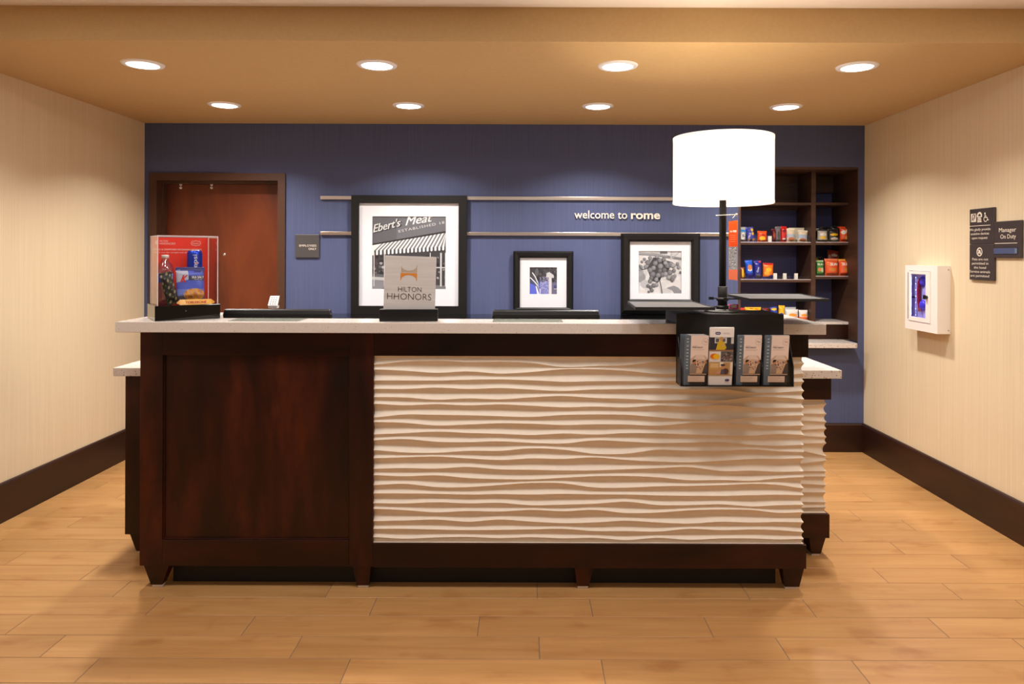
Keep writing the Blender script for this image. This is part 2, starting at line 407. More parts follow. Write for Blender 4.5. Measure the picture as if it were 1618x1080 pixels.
# door with frame
door = thing('door_1', 'red-brown wooden staff door in a dark steel frame', 'door', (0, YB, 0)); del door['category']; door['kind'] = 'structure'
fr = MB(); fw = .052
fr.box(DX0-fw, DX0, YB-.016, YB-.0005, 0, DZ+fw).box(DX1, DX1+fw, YB-.016, YB-.0005, 0, DZ+fw).box(DX0, DX1, YB-.016, YB-.0005, DZ, DZ+fw)
fr.box(DX0, DX0+.004, YB-.016, YB+.15, 0, DZ).box(DX1-.004, DX1, YB-.016, YB+.15, 0, DZ).box(DX0+.004, DX1-.004, YB-.016, YB+.15, DZ-.004, DZ)
fr.box(DX0+.004, DX0+.02, YB+.06, YB+.115, 0, DZ-.004).box(DX1-.02, DX1-.004, YB+.06, YB+.115, 0, DZ-.004).box(DX0+.02, DX1-.02, YB+.06, YB+.115, DZ-.02, DZ-.004)
obj('door_frame', fr, M_DFRAME, door, world=True)
leaf = obj('door_leaf', MB().box(DX0+.008, DX1-.008, YB+.118, YB+.149, .01, DZ-.006), M_DOORW, door, world=True)
leaf['_base'] = [0, YB, 0]
for bx in (285.5, 334.3):
    for by in (291.5, 296.5):
        p = P(bx, by, YB+.116)
        b = MB().lathe([(0, .012), (.006, .011), (.010, .006), (.011, 0)], n=14)
        o = obj('bolt', b, M_WHITEPL, leaf, (p[0], p[1]+.0025-YB, p[2]), (math.radians(90), 0, 0))
p = P(354.2, 402, YB+.116)
obj('peephole', MB().lathe([(0, .004), (.006, .005), (.011, .004), (.013, 0)], n=18), M_CHROME, leaf, (p[0], p[1]+.0025-YB, p[2]), (math.radians(90), 0, 0))

# ------------------------------------------------------------------ downlights
WHERE = ['over the left side of the room', 'above the storefront picture', 'left of the table lamp shade', 'right of the table lamp shade']
for j, y in enumerate((ROW1, ROW2)):
    for i, x in enumerate(LX):
        t = thing('downlight', '', 'ceiling light', (x, y, ZS), group='recessed downlights in the tan ceiling')
        t['label'] = 'round recessed downlight, %s in the %s' % (
            ['leftmost', 'second from the left', 'third from the left', 'rightmost'][i], ['row farther from the blue wall', 'row nearer the blue wall'][j])
        obj('trim_ring', MB().lathe([(.086, .004), (.077, -.004), (.079, -.008), (.090, -.0085), (.101, -.006), (.1045, -.0005), (.1045, 0)], n=40), M_TRIMR, t)
        obj('reflector', MB().lathe([(.0855, -.002), (.078, .02), (.066, .045)], n=40), M_REFL, t)
        obj('lens', MB().lathe([(.066, .045), (.03, .043), (0, .042)], n=32), M_LENS, t)
        a = area('downlight_lamp', (x, y, ZS+.018), (0, 0, 0), .13, (P_ROW1, P_ROW2)[j], WARM, spread=125)
        a.parent = t; a.location = (0, 0, .016)

# ------------------------------------------------------------------ carved wave panels
CR = [[110,78,68,84,80,95,140,128,118,82,90,105,115,108,100],[168,183,206,190,215,197,165,166,183,218,207,215,225,232,215],
[293,293,294,285,281,292,308,302,300,300,297,305,320,322,305],[388,390,375,390,380,398,412,396,391,382,395,392,432,430,412],
[482,487,512,497,508,485,470,492,502,520,512,520,483,485,505],[558,575,563,576,565,581,598,590,600,577,590,575,600,606,603],
[713,680,685,689,700,708,686,680,684,712,735,740,715,697,690],[765,775,805,794,780,785,800,792,795,808,778,775,797,812,805],
[905,892,875,890,900,914,897,908,892,895,907,920,922,902,912],[972,960,990,995,985,1003,1010,975,988,1005,1000,997,1026,1035,1025],
[1085,1112,1115,1094,1094,1065,1080,1128,1125,1082,1092,1092,1076,1100,1105],[1177,1167,1158,1180,1197,1180,1185,1168,1197,1215,1223,1205,1185,1185,1177],
[1297,1290,1295,1277,1304,1308,1316,1315,1302,1290,1278,1322,1319,1330,1327],[1370,1382,1372,1402,1415,1418,1400,1382,1379,1395,1427,1425,1432,1408,1392],
[1482,1468,1505,1505,1482,1458,1462,1510,1512,1497,1491,1483,1468,1480,1518],[1577,1578,1582,1590,1585,1590,1583,1588,1590,1600,1605,1605,1598,1592,1597],
[1688,1692,1678,1690,1685,1712,1705,1695,1672,1710,1710,1702,1725,1712,1707],[1752,1768,1792,1778,1783,1765,1780,1765,1800,1795,1770,1760,1766,1798,1792],
[1892,1885,1875,1900,1875,1898,1915,1908,1888,1908,1920,1900,1909,1902,1905],[1980,1980,1988,1995,1992,1987,1980,2005,2005,2012,1980,1995,1987,1995,2015],
[2073,2092,2078,2072,2085,2075,2088,2083,2107,2083,2105,2090,2090,2100,2095]]
CX = [590, 640, 690, 740, 790, 840, 890, 940, 990, 1040, 1090, 1140, 1190, 1230, 1270]
def catmull(xs, ys, x):
    i = 0
    while i < len(xs)-2 and x > xs[i+1]: i += 1
    t = (x-xs[i])/(xs[i+1]-xs[i])
    p0 = ys[i-1] if i else ys[i]; p1, p2 = ys[i], ys[i+1]; p3 = ys[i+2] if i+2 < len(ys) else ys[i+1]
    return .5*(2*p1+(p2-p0)*t+(2*p0-5*p1+4*p2-p3)*t*t+(3*p1-p0-3*p2+p3)*t**3)
def wave_mesh(cols, place, zt, zb, depth=.30, M=9):
    """cols: [(s, [z crest...])], place(s, d, z, last) -> point"""
    mb = MB(); bands = []
    for s, cz in cols:
        zz = [zt+.012]+sorted(cz, reverse=True)+[zb-.012]; bands.append((s, zz))
    for k in range(len(bands[0][1])-1):
        vs = []
        for ci, (s, zz) in enumerate(bands):
            z0, z1 = zz[k], zz[k+1]; gap = max(z0-z1, .004)
            for m in range(M+1):
                t = m/M; z = z0-(z0-z1)*t; z = min(zt, max(zb, z))
                d = depth*gap*t*(1-t)*(3.3+1.7*t)
                vs.append(place(s, d, z, ci == len(bands)-1))
        fs = []
        for ci in range(len(bands)-1):
            for m in range(M):
                a = ci*(M+1)+m; fs.append((a, a+1, a+M+2, a+M+1))
        mb.add(vs, fs, smooth=True)
    return mb
WY = 3.125
def crest_world(k, px): return P(px, 560+catmull(CX, CR[k], px)/7.2, WY)[2]

# ------------------------------------------------------------------ front desk
XD0, XD1 = -1.691, 1.242
desk = thing('reception_desk', 'dark cherry reception desk with cream carved wave front', 'desk', (-.2245, 3.2, 0))
def dp(name, mb, m=None, bevel=.002, parent=None): return obj(name, mb, m or M_WOOD, parent or desk, world=True, bevel=bevel)
for nm in (0,): pass
Z0, ZRB, ZRT, ZTB, ZT = .102, .217, .207, 1.029, 1.136
dp('stile', MB().box(XD0, XD0+.100, 3.12, 3.165, Z0, ZT))
dp('stile', MB().box(-.769, -.663, 3.12, 3.165, Z0, ZT))
dp('top_rail', MB().box(XD0+.1001, -.7691, 3.12, 3.165, ZTB, ZT), M_WOODH)
dp('top_rail', MB().box(-.6629, XD1+.010, 3.1215, 3.165, ZTB, ZT), M_WOODH)
dp('bottom_rail', MB().box(XD0+.1001, -.7691, 3.12, 3.165, Z0, ZRB), M_WOODH)
dp('bottom_rail', MB().box(-.6629, XD1, 3.112, 3.165, Z0, ZRT), M_WOODH)
dp('wood_panel', MB().box(XD0+.1001, -.7691, 3.136, 3.166, ZRB+.0001, ZTB-.0001))
mo = MB(); a, b, c, d = XD0+.1003, -.7693, ZRB+.0002, ZTB-.0002; w = .004
for q in ((a, b, c, c+w), (a, b, d-w, d), (a, a+w, c+w, d-w), (b-w, b, c+w, d-w)): mo.box(q[0], q[1], 3.127, 3.1359, q[2], q[3])
dp('panel_moulding', mo, bevel=.003)
body = MB().box(XD0+.002, XD1-.03, 3.1661, 3.235, Z0, ZT)
body.box(XD0+.002, XD0+.32, 3.235, 3.41, Z0, ZT).box(XD1-.34, XD1-.03, 3.235, 3.41, Z0, ZT)
dp('carcass', body)
dp('side_panel', MB().box(XD0, XD0+.0019, 3.165, 3.41, Z0, ZT), bevel=0)
dp('toe_kick', MB().box(-1.579, 1.135, 3.195, 3.38, .0, Z0-.0005), M_TOE, bevel=0)
# legs (tapered) with pale glides
def leg(parent, t, b, y0, y1, z1, inset=.012):
    l = obj('leg', MB().frus((b[0], b[1], y0+inset, y1-inset), (t[0], t[1], y0, y1), .011, z1), M_WOOD, parent, world=True, bevel=.0015)
    L0 = parent['_base']; cx = (b[0]+b[1])/2; w = (b[1]-b[0])/2*.85
    obj('glide', MB().box(cx-w-L0[0], cx+w-L0[0], y0+inset+.006-L0[1], y1-inset-.006-L0[1], .0002, .0108), M_PAD, l)
k = 3.125/F
for t, b in (((227, 267), (236, 254)), ((557, 586), (562.5, 582)), ((908, 938), (912, 931)), ((1236, 1271), (1242, 1265))):
    leg(desk, [(v-829+1.7)*k for v in t], [(v-829+1.8)*k for v in b], 3.125, 3.19, Z0-.0003)
for t, b in (((-1.68, -1.57), (-1.66, -1.6)), ((1.12, 1.23), (1.14, 1.2))):
    leg(desk, t, b, 3.385, 3.41, Z0-.0003, .003)
XW0 = -.6628; XW1 = (1271.5-829)*WY/F
cols = []
NC = 130
for i in range(NC+1):
    px = 590.5+(1271-590.5)*i/NC
    cols.append((XW0+(XW1-XW0)*i/NC, [crest_world(j, px) for j in range(21)]))
wp = wave_mesh(cols, lambda s, d, z, last: (s-(d*.6 if last else 0), WY+d, z), ZTB-.0002, ZRT+.0002)
dp('wave_panel', wp, M_CREAM, 0)
last = cols[-1][1]
side = []
for i in range(20):
    u = i/19
    side.append((WY+u*(3.405-WY), [z+.006*math.sin(u*2.5+n*1.9)-.006*math.sin(n*1.9) for n, z in enumerate(last)]))
side2 = wave_mesh(side, lambda s, d, z, l: (XW1-d*.6, s+(d if abs(s-WY) < 1e-6 else 0), z), ZTB-.0002, ZRT+.0002)
side2.f = [f[::-1] for f in side2.f]
dp('side_wave_panel', side2, M_CREAM, 0)
dp('side_rail', MB().box(XD1-.029, XD1+.010, 3.166, 3.41, ZTB, ZT), M_WOODH)
dp('side_rail', MB().box(XD1-.029, XD1, 3.166, 3.41, Z0, ZRT), M_WOODH)
# staff worktop joined to the desk
dp('staff_worktop', MB().box(-1.36, .90, 3.2355, 3.95, .735, .76), M_QUARTZ)
dp('staff_pedestal', MB().box(-1.355, -1.0, 3.42, 3.9, .0002, .7345)); dp('staff_pedestal', MB().box(.55, .90, 3.42, 3.9, .0002, .7345))

# counter slab: one continuous quartz top, deeper at both ends
SX0, SX1, SY0, SZ, ST = -1.762, 1.299, 3.05, 1.182, .0455
sl = MB().prismz([(SX0, SY0), (SX1, SY0), (SX1, 3.55), (.88, 3.55), (.88, 3.245), (-1.46, 3.245), (-1.46, 3.55), (SX0, 3.55)], SZ-ST, SZ)
slab = obj('countertop', sl, M_QUARTZ, bevel=.002)
tag(slab, 'long speckled off-white quartz counter slab on the reception desk', 'countertop')

# ------------------------------------------------------------------ lower side desks
def side_desk(sgn):
    X = lambda v: v
    if sgn > 0:
        t = thing('side_desk', 'lower side desk with cream wave front right of the reception desk', 'desk', (1.3, 3.8, 0))
        xo, xi = 1.504, .95
        xp = (1307-829)*3.49/F
        obj('top_rail', MB().box(xi, xo, 3.47, 4.25, .772, .8835), M_WOODH, t, world=True, bevel=.002)
        obj('bottom_rail', MB().box(xi, xo-.006, 3.47, 4.25, .0945, .210), M_WOODH, t, world=True, bevel=.002)
        obj('carcass', MB().box(xi, xo-.05, 3.52, 4.2, .2101, .7719), M_WOOD, t, world=True)
        l = [(1270, y) for y in (585, 670, 750, 855, 925, 1010)]
        LY = [585, 670, 750, 855, 925, 1010, 1095, 1235, 1325, 1385, 1470, 1565, 1675, 1740]
        RY = [560, 672, 765, 840, 937, 1005, 1155, 1202, 1325, 1385, 1483, 1565, 1678, 1733]
        yy = 3.49; cols = []
        for i in range(41):
            u = i/40; px = 1110+(1307-1110)*u; v = (px-1270)/37.
            v = max(-1.2, v)
            cs = []
            for n, (a, b) in enumerate(zip(LY, RY)):
                w = v if v > 0 else .35*math.sin(v*2.+n)
                w = v if v > 0 else w-.35*math.sin(n)
                cs.append(P(px, 560+(a+(b-a)*w)/7.2, yy)[2])
            cols.append(((px-829)*yy/F, sorted(cs, reverse=True)))
        m1 = wave_mesh(cols, lambda s, d, z, lst: (s-(d*.6 if lst else 0), yy+d, z), .7718, .2102)
        obj('wave_panel', m1, M_CREAM, t, world=True)
        last = cols[-1][1]; sc = []
        for i in range(50):
            u = i/49; sc.append((yy+u*(4.22-yy), [z+.008*math.sin(u*6+n*1.7)-.008*math.sin(n*1.7) for n, z in enumerate(last)]))
        m2 = wave_mesh(sc, lambda s, d, z, lst: (xp-d*.6, s+(d if abs(s-yy) < 1e-6 else 0), z), .7718, .2102); m2.f = [f[::-1] for f in m2.f]
        obj('side_wave_panel', m2, M_CREAM, t, world=True)
        leg(t, ((1274-829)*3.47/F+.02, (1307-829)*3.47/F), ((1284-829)*3.47/F+.005, (1301-829)*3.47/F), 3.475, 3.58, .0942)
        leg(t, (1.36, 1.48), (1.385, 1.46), 4.14, 4.24, .0942); leg(t, (.97, 1.07), (.99, 1.05), 4.14, 4.24, .0942)
        top = obj('worktop_slab', MB().box(.915, 1.533, 3.42, 4.28, .8836, .924), M_QUARTZ, bevel=.002)
        tag(top, 'short speckled quartz worktop on the lower right side desk', 'countertop')
    else:
        t = thing('side_desk', 'lower plain dark side desk left of the reception desk', 'desk', (-1.7, 3.8, 0))
        xo = -1.953
        obj('stile', MB().box(xo, xo+.09, 3.47, 3.50, .101, .8835), M_WOOD, t, world=True, bevel=.002)
        obj('front_panel', MB().box(xo+.0901, -1.40, 3.478, 3.50, .101, .8835), M_WOOD, t, world=True)
        obj('carcass', MB().box(xo+.004, -1.40, 3.5001, 4.25, .101, .8835), M_WOOD, t, world=True)
        leg(t, (xo+.02, xo+.12), (xo+.045, xo+.105), 3.478, 3.57, .1007)
        leg(t, (xo+.02, xo+.12), (xo+.04, xo+.1), 4.15, 4.24, .1007); leg(t, (-1.51, -1.42), (-1.5, -1.43), 4.15, 4.24, .1007)
        top = obj('worktop_slab', MB().box(-1.984, -1.365, 3.42, 4.28, .8836, .924), M_QUARTZ, bevel=.002)
        tag(top, 'short speckled quartz worktop on the lower left side desk', 'countertop')
side_desk(1); side_desk(-1)

# ------------------------------------------------------------------ credenza with black top under the pictures
cr = thing('credenza', 'low cabinet with glossy black top under the framed pictures', 'cabinet', (-.1, 5.15, 0))
obj('carcass', MB().box(-1.68, 1.43, 4.98, 5.329, .08, 1.0045), M_WOOD, cr, world=True)
obj('top_panel', MB().box(-1.70, 1.45, 4.95, 5.3295, 1.005, 1.03), M_BLACKG, cr, world=True, bevel=.002)
obj('toe_kick', MB().box(-1.64, 1.39, 5.02, 5.32, .0002, .0798), M_TOE, cr, world=True)
for i in range(6):
    a = -1.675+i*.5175
    d = obj('cabinet_door', MB().box(a+.003, a+.5145, 4.962, 4.9795, .09, 1.0), M_WOOD, cr, world=True, bevel=.002)
    hx = a+(.47 if i % 2 == 0 else .047)
    obj('handle', MB().cyl((hx+.1, 4.95-5.15, .75), (hx+.1, 4.95-5.15, .87), .005, n=8), M_CHROME, d)

# ------------------------------------------------------------------ rails, pictures, lettering on the blue wall
def rail(px0, px1, py, name, label):
    a, b = P(px0, py, YB-.02), P(px1, py+.0035*(px1-px0), YB-.02)
    o = obj('picture_rail', MB().box(a[0], b[0], YB-.020, YB-.0004, a[2]-.013, a[2]+.013), M_ALU, bevel=.0015)
    tag(o, label, 'rail')
ya, yb = 312, 368.3
rail(506, 1164, ya, '', 'upper horizontal brushed aluminium picture rail on the blue wall')
rail(506, 1164, yb, '', 'lower horizontal brushed aluminium picture rail on the blue wall')

def frame(px0, py0, px1, py1, mpx, ppx, name, label, fdepth, rise, art):
    D = YB-fdepth-.02
    a = P(px0, py0, D); b = P(px1, py1, D); W_, H_ = b[0]-a[0], a[2]-b[2]
    cx, cz = (a[0]+b[0])/2, b[2]
    t = thing(name, label, 'picture', (cx, YB-.0205, cz))
    t['_base'] = [cx, YB-.0205, cz]
    k = D/F; mx0, mz0, mx1, mz1 = (mpx[0]-px0)*k-W_/2, H_-(mpx[1]-py0)*k, W_/2-(px1-mpx[2])*k, (py1-mpx[3])*k
    o = (-W_/2, 0, W_/2, H_); inn = (mx0, mz1, mx1, mz0)
    f = MB(); n = [(0, 0.0, 0), (0, -fdepth, 1)]
    def rr(r, y): return [(r[0], y, r[1]), (r[2], y, r[1]), (r[2], y, r[3]), (r[0], y, r[3])]
    mid = tuple(o[i]+(inn[i]-o[i])*.28 for i in range(4)); mid2 = tuple(o[i]+(inn[i]-o[i])*.75 for i in range(4))
    rings = [rr(o, 0), rr(o, -fdepth*(1-rise)), rr(mid, -fdepth), rr(mid2, -fdepth+.004), rr(inn, -fdepth*.55), rr(inn, -.004)] if rise > .2 else [rr(o, 0), rr(o, -fdepth), rr(inn, -fdepth), rr(inn, -.004)]
    for r0, r1 in zip(rings[:-1], rings[1:]):
        f.add(r0+r1, [(i, (i+1) % 4, (i+1) % 4+4, i+4) for i in range(4)])
    f.add(rr(o, 0), [(3, 2, 1, 0)])
    obj('frame', f, M_FRAMEB, t)
    # mat board with a window, print behind it, glass in front
    q = (ppx[0]-px0)*k-W_/2, (py1-ppx[3])*k, W_/2-(px1-ppx[2])*k, H_-(ppx[1]-py0)*k
    mm = MB(); y = -.0105
    A, B = rr(inn, y), rr(q, y); C = rr((q[0]-.001, q[1]-.001, q[2]+.001, q[3]+.001), y+.003)
    mm.add(A+B, [(i, (i+1) % 4, (i+1) % 4+4, i+4) for i in range(4)]).add(B+C, [(i, (i+1) % 4, (i+1) % 4+4, i+4) for i in range(4)])
    obj('mat_board', mm, M_MAT, t)
    pr = Print(.00004); pr.y = -.0045; art(pr, q[0]-.002, q[1]-.002, q[2]-q[0]+.004, q[3]-q[1]+.004)
    pr.build('photo_print', t)
    g = MB(); g.add(rr(inn, -.0125), [(0, 1, 2, 3)])
    obj('glass', g, M_GLASS, t)
    return t
def g_(v, b=0): return (v, v, min(255, v+b))
def art_store(p, x, z, w, h):
    R = random.Random(3)
    U = lambda a, b: (x+a*w, z+b*h)
    p.rect(*U(0, 0), *U(1, 1), g_(58, 3))
    # sign fascia with boards
    p.poly([U(0, .62), U(1, .80), U(1, 1), U(0, 1)], g_(92, 6))
    p.poly([U(.33, .68), U(1, .80), U(1, .99), U(.33, .96)], g_(104, 6))
    for i in range(22):
        a = i/22; p.line([U(a, .62+.18*a+.01), U(a, 1.0)], .0010, g_(80+i % 3*6, 6))
    p.poly([U(0, .60), U(1, .775), U(1, .80), U(0, .62)], g_(40, 2))
    p.text("Ebert's", *U(.025, .765), .105*h, g_(52), weight=.03, shear=.45, rot=.24, width=.40*w)
    p.text("Ebert's", *U(.015, .775), .105*h, g_(208), weight=.018, shear=.45, rot=.24, width=.39*w)
    p.text("Meat", *U(.45, .872), .115*h, g_(216), weight=.018, shear=.45, rot=.16, width=.38*w)
    p.text('ESTABLISHED 18', *U(.36, .775), .035*h, g_(196), weight=.012, rot=.20, width=.63*w, spacing=1.2)
    # awning: sloped striped canopy with scalloped valance
    n = 19
    for i in range(n):
        a0, a1 = i/n, (i+1)/n
        top = lambda a: .60+.175*a
        bot = lambda a: .525+.06*a
        vb = lambda a: .468+.075*a
        sh = .10
        for (s0, s1, c) in ((a0, a0+.5/n, g_(226)), (a0+.5/n, a1, g_(112, 4))):
            if i == 0 and s0 == 0: pass
            p.poly([U(s0-.0, bot(s0)), U(s1, bot(s1)), U(min(1, s1+sh), top(min(1, s1+sh))), U(min(1, s0+sh), top(min(1, s0+sh)))], c, False)
            c2 = g_(232) if c[0] > 200 else g_(66, 3)
            p.poly([U(s0, vb(s0)), U((s0+s1)/2, vb(s0)-.008), U(s1, vb(s1)), U(s1, bot(s1)), U(s0, bot(s0))], c2, False)
        p.up() if i == 0 else None
    p.poly([U(0, .525), U(.1, .6175), U(0, .60)], g_(226))
    # shop windows with goods and posts
    for i in range(150):
        a, b = R.random(), R.uniform(.14, .45)
        p.disc(*U(a, b), R.uniform(.006, .022)*w, g_(R.choice([34, 48, 70, 96, 130, 160]), 4), n=7, lift=(i % 20 == 0))
    p.poly([U(0, .13), U(.35, .11), U(.35, .17), U(0, .19)], g_(180)); p.poly([U(0, 0), U(.35, 0), U(.35, .11), U(0, .13)], g_(128, 6))
    p.poly([U(0, .17), U(.35, .15), U(.35, .19), U(0, .21)], g_(96, 4))
    p.poly([U(.1, 0), U(.35, 0), U(.35, .05), U(.22, .03)], g_(52, 4))
    p.poly([U(.6, 0), U(1, 0), U(1, .05), U(.6, .07)], g_(112, 4))
    for a, ww in ((.02, .012), (.16, .01), (.78, .012), (.92, .022), (.985, .02)):
        p.rect(*U(a, .04), *U(a+ww, .50), g_(196))
    p.rect(*U(.78, .29), *U(1, .305), g_(190))
    p.rect(*U(.72, .33), *U(.77, .46), g_(26))
def art_flag(p, x, z, w, h):
    R = random.Random(5); U = lambda a, b: (x+a*w, z+b*h)
    p.rect(*U(0, 0), *U(1, 1), (66, 64, 70))
    p.rect(*U(0, 0), *U(.38, .42), (92, 104, 208)); p.rect(*U(0, .38), *U(.4, .52), (74, 90, 140))
    p.rect(*U(.38, 0), *U(.72, .48), (136, 140, 206)); p.rect(*U(.78, 0), *U(1, .5), (104, 104, 132))
    for i in range(260):
        a, b = R.uniform(.3, .98), R.uniform(.45, 1)
        p.disc(*U(a, b), R.uniform(.008, .03)*w, g_(R.choice([38, 50, 62, 78, 110]), 4), n=6, lift=(i % 30 == 0))
    for i in range(260):
        a, b = R.uniform(.38, .7), R.uniform(.0, .62)
        p.disc(*U(a, b), R.uniform(.006, .016)*w, R.choice([(176, 178, 222), (120, 122, 190), (206, 206, 232), (92, 98, 150)]), n=6, lift=(i % 30 == 0))
    p.rect(*U(.70, 0), *U(.80, .62), (208, 206, 212)); p.poly([U(.6, .62), U(.62, .78), U(.72, .82), U(.88, .70), U(.88, .60)], (196, 196, 200))
    p.rect(*U(.88, .19), *U(1, .21), (200, 200, 214)); p.rect(*U(.88, .21), *U(1, .33), (70, 74, 120))
    # flag
    p.poly([U(.25, 1), U(.33, 1), U(.33, .48), U(.10, .78)], (44, 44, 52))
    for i in range(5):
        for j in range(5):
            a = .17+.032*i+.01*j; b = .60+.07*j+.03*i
            if a < .32 and b < .96: p.disc(*U(a, b), .010*w, (220, 220, 228), n=6, lift=False)
    p.up()
    for i in range(4):
        o = .075*i
        pts0 = [(.10-o*.5, .80-o*1.2), (.22-o*.3, .62-o), (.30-o*.05, .42-o*.6), (.33, .12)]
        p.line([U(max(0, a), b) for a, b in pts0], .035*w, (226, 226, 232) if i % 2 == 0 else (90, 88, 100))
    p.poly([U(.22, .30), U(.26, .30), U(.36, .0), U(.28, 0)], (222, 222, 236)); p.rect(*U(.37, 0), *U(.395, .2), (230, 230, 240))
def art_grapes(p, x, z, w, h):
    R = random.Random(11); U = lambda a, b: (x+a*w, z+b*h)
    p.rect(*U(0, 0), *U(1, 1), (206, 202, 203))
    for i in range(90):
        a, b = R.random(), R.random(); p.disc(*U(a, b), R.uniform(.04, .10)*w, g_(R.choice([196, 204, 212, 188]), 2), n=12, lift=(i % 15 == 0))
    for a, b, r, v in ((.05, .38, .12, 138), (.02, .5, .1, 150), (.15, .22, .1, 176), (.3, .3, .08, 190), (.03, .6, .08, 128)):
        p.disc(*U(a, b), r*w, g_(v, 5), n=14)
    p.poly([U(0, .90), U(.35, .88), U(.7, .82), U(1, .78), U(1, .84), U(.7, .89), U(.35, .95), U(0, .96)], g_(118, 4))
    p.poly([U(0, .955), U(.3, .945), U(.66, .90), U(.66, .87), U(.35, .90), U(0, .925)], g_(150, 3))
    p.rect(*U(.5, .93), *U(.67, .99), g_(104, 4)); p.line([U(.76, .8), U(.95, .98)], .02*w, g_(160, 3)); p.rect(*U(.74, .8), *U(.78, 1), g_(172, 3))
    p.poly([U(.65, .13), U(.82, .19), U(.93, .14), U(1, .06), U(1, 0), U(.83, 0), U(.78, .08)], g_(132, 8))
    p.line([U(.0, .66), U(.08, .56), U(.2, .58), U(.32, .66)], .02*w, g_(62, 3)); p.line([U(.14, .72), U(.2, .78), U(.3, .76)], .014*w, g_(70, 3))
    # grapes: dark rim, mid body, light cap
    G = [(.14,.8,.04),(.08,.74,.035),(.22,.72,.06),(.17,.62,.05),(.27,.83,.05),(.46,.79,.06),(.39,.71,.06),(.5,.78,.055),(.51,.64,.065),
         (.35,.60,.055),(.27,.55,.06),(.5,.53,.055),(.33,.45,.07),(.46,.43,.06),(.42,.33,.055),(.3,.36,.05),(.27,.29,.05),(.35,.19,.05),(.42,.21,.045),
         (.28,.15,.045),(.22,.18,.04),(.31,.08,.045),(.24,.04,.03),(.56,.45,.055),(.6,.55,.06),(.63,.46,.055),(.68,.66,.07),(.75,.69,.06),(.8,.66,.055),
         (.73,.5,.06),(.82,.54,.045),(.7,.38,.055),(.8,.38,.055),(.78,.33,.05),(.84,.42,.04),(.62,.72,.05),(.93,.62,.04),(.97,.5,.03),(.9,.7,.04),(.42,.86,.04),(.58,.8,.05)]
    p.poly([U(.2, .6), U(.35, .85), U(.75, .75), U(.7, .5), U(.55, .4), U(.45, .25), U(.3, .3)], g_(66, 5))
    for a, b, r in G:
        v = R.randint(92, 140)
        p.disc(*U(a, b), r*w, g_(v-34, 5)); p.disc(*U(a+.004, b+.004), r*w*.88, g_(v, 5)); p.disc(*U(a+.012, b+.014), r*w*.5, g_(v+18, 5))
    p.disc(*U(.485, .345), .03*w, g_(34)); p.line([U(.49, .31), U(.52, .18), U(.55, 0)], .022*w, g_(84, 4))
frame(555, 308, 737, 496.3, (567, 320.3, 724, 483.6), (587.7, 341.2, 703.6, 456.8), 'framed_photo', 'large black framed black-and-white photo of a striped awning storefront', .030, .15, art_store)
frame(811, 396.3, 906, 489, (821.8, 407, 895.4, 486), (837.2, 422, 880, 464.8), 'framed_photo', 'small black framed photo of a striped flag and tall column', .034, .5, art_flag)
frame(982, 368.5, 1107, 497, (996, 381.3, 1093, 473.2), (1010.5, 396.3, 1078, 463.8), 'framed_photo', 'mid-sized black framed black-and-white photo of hanging grapes', .042, .5, art_grapes)

# welcome lettering
def lettering():
    t = thing('wall_lettering', 'raised off-white letters reading welcome to rome on blue wall', 'sign', (P(907, 345.5, YB-.012)[0], YB-.004, P(907, 344.8, YB-.012)[2]))
    k = (YB-.012)/F
    def word(w, px0, px1, weight):
        vs, fs = glyphs(w, weight); x0 = min(v[0] for v in vs); x1 = max(v[0] for v in vs)
        sx = (px1-px0)*k/(x1-x0); sz = .0195*2.36
        sz = 13.6*k/.74
        par = list(range(len(vs)))
        def find(a):
            while par[a] != a: par[a] = par[par[a]]; a = par[a]
            return a
        for f in fs:
            for i in f[1:]: par[find(f[0])] = find(i)
        # merge by coincident points
        seen = {}
        for i, v in enumerate(vs):
            q = (round(v[0], 4), round(v[1], 4))
            if q in seen: par[find(i)] = find(seen[q])
            else: seen[q] = i
        groups = {}
        for f in fs: groups.setdefault(find(f[0]), []).append(f)
        for g, ff in sorted(groups.items(), key=lambda e: min(vs[i][0] for f in e[1] for i in f)):
            ids = sorted({i for f in ff for i in f}); mp = {}
            key = {}; pts = []
            for i in ids:
                q = (round(vs[i][0], 4), round(vs[i][1], 4))
                if q not in key: key[q] = len(pts); pts.append(vs[i])
                mp[i] = key[q]
            P3 = [((a-x0)*sx+(px0-907)*k, -.010, b*sz-(px0-907)*.0035*k) for a, b in pts]; B3 = [(a, -.004, c) for a, _, c in P3]
            m = MB(); F_ = [tuple(mp[i] for i in f) for f in ff]
            F_ = [f for f in F_ if len(set(f)) == len(f)]
            m.add(P3+B3, F_)
            edges = {}
            for f in F_:
                for a, b in zip(f, f[1:]+f[:1]): edges[(a, b)] = edges.get((a, b), 0)+1
            n = len(P3)
            for (a, b) in edges:
                if (b, a) not in edges: m.f.append((b, a, a+n, b+n)); m.c.append(None); m.sm.append(False)
            # standoff pin keeps the letter off the wall
            cx = sum(p[0] for p in P3)/n; m.box(P3[0][0]-.001, P3[0][0]+.001, -.004, .0038, P3[0][2]-.001, P3[0][2]+.001)
            obj('letter', m, M_LETTER, t)
    word('welcome', 907.5, 970.5, .004); word('to', 976, 991, .004); word('rome', 997, 1043, .022)
lettering()
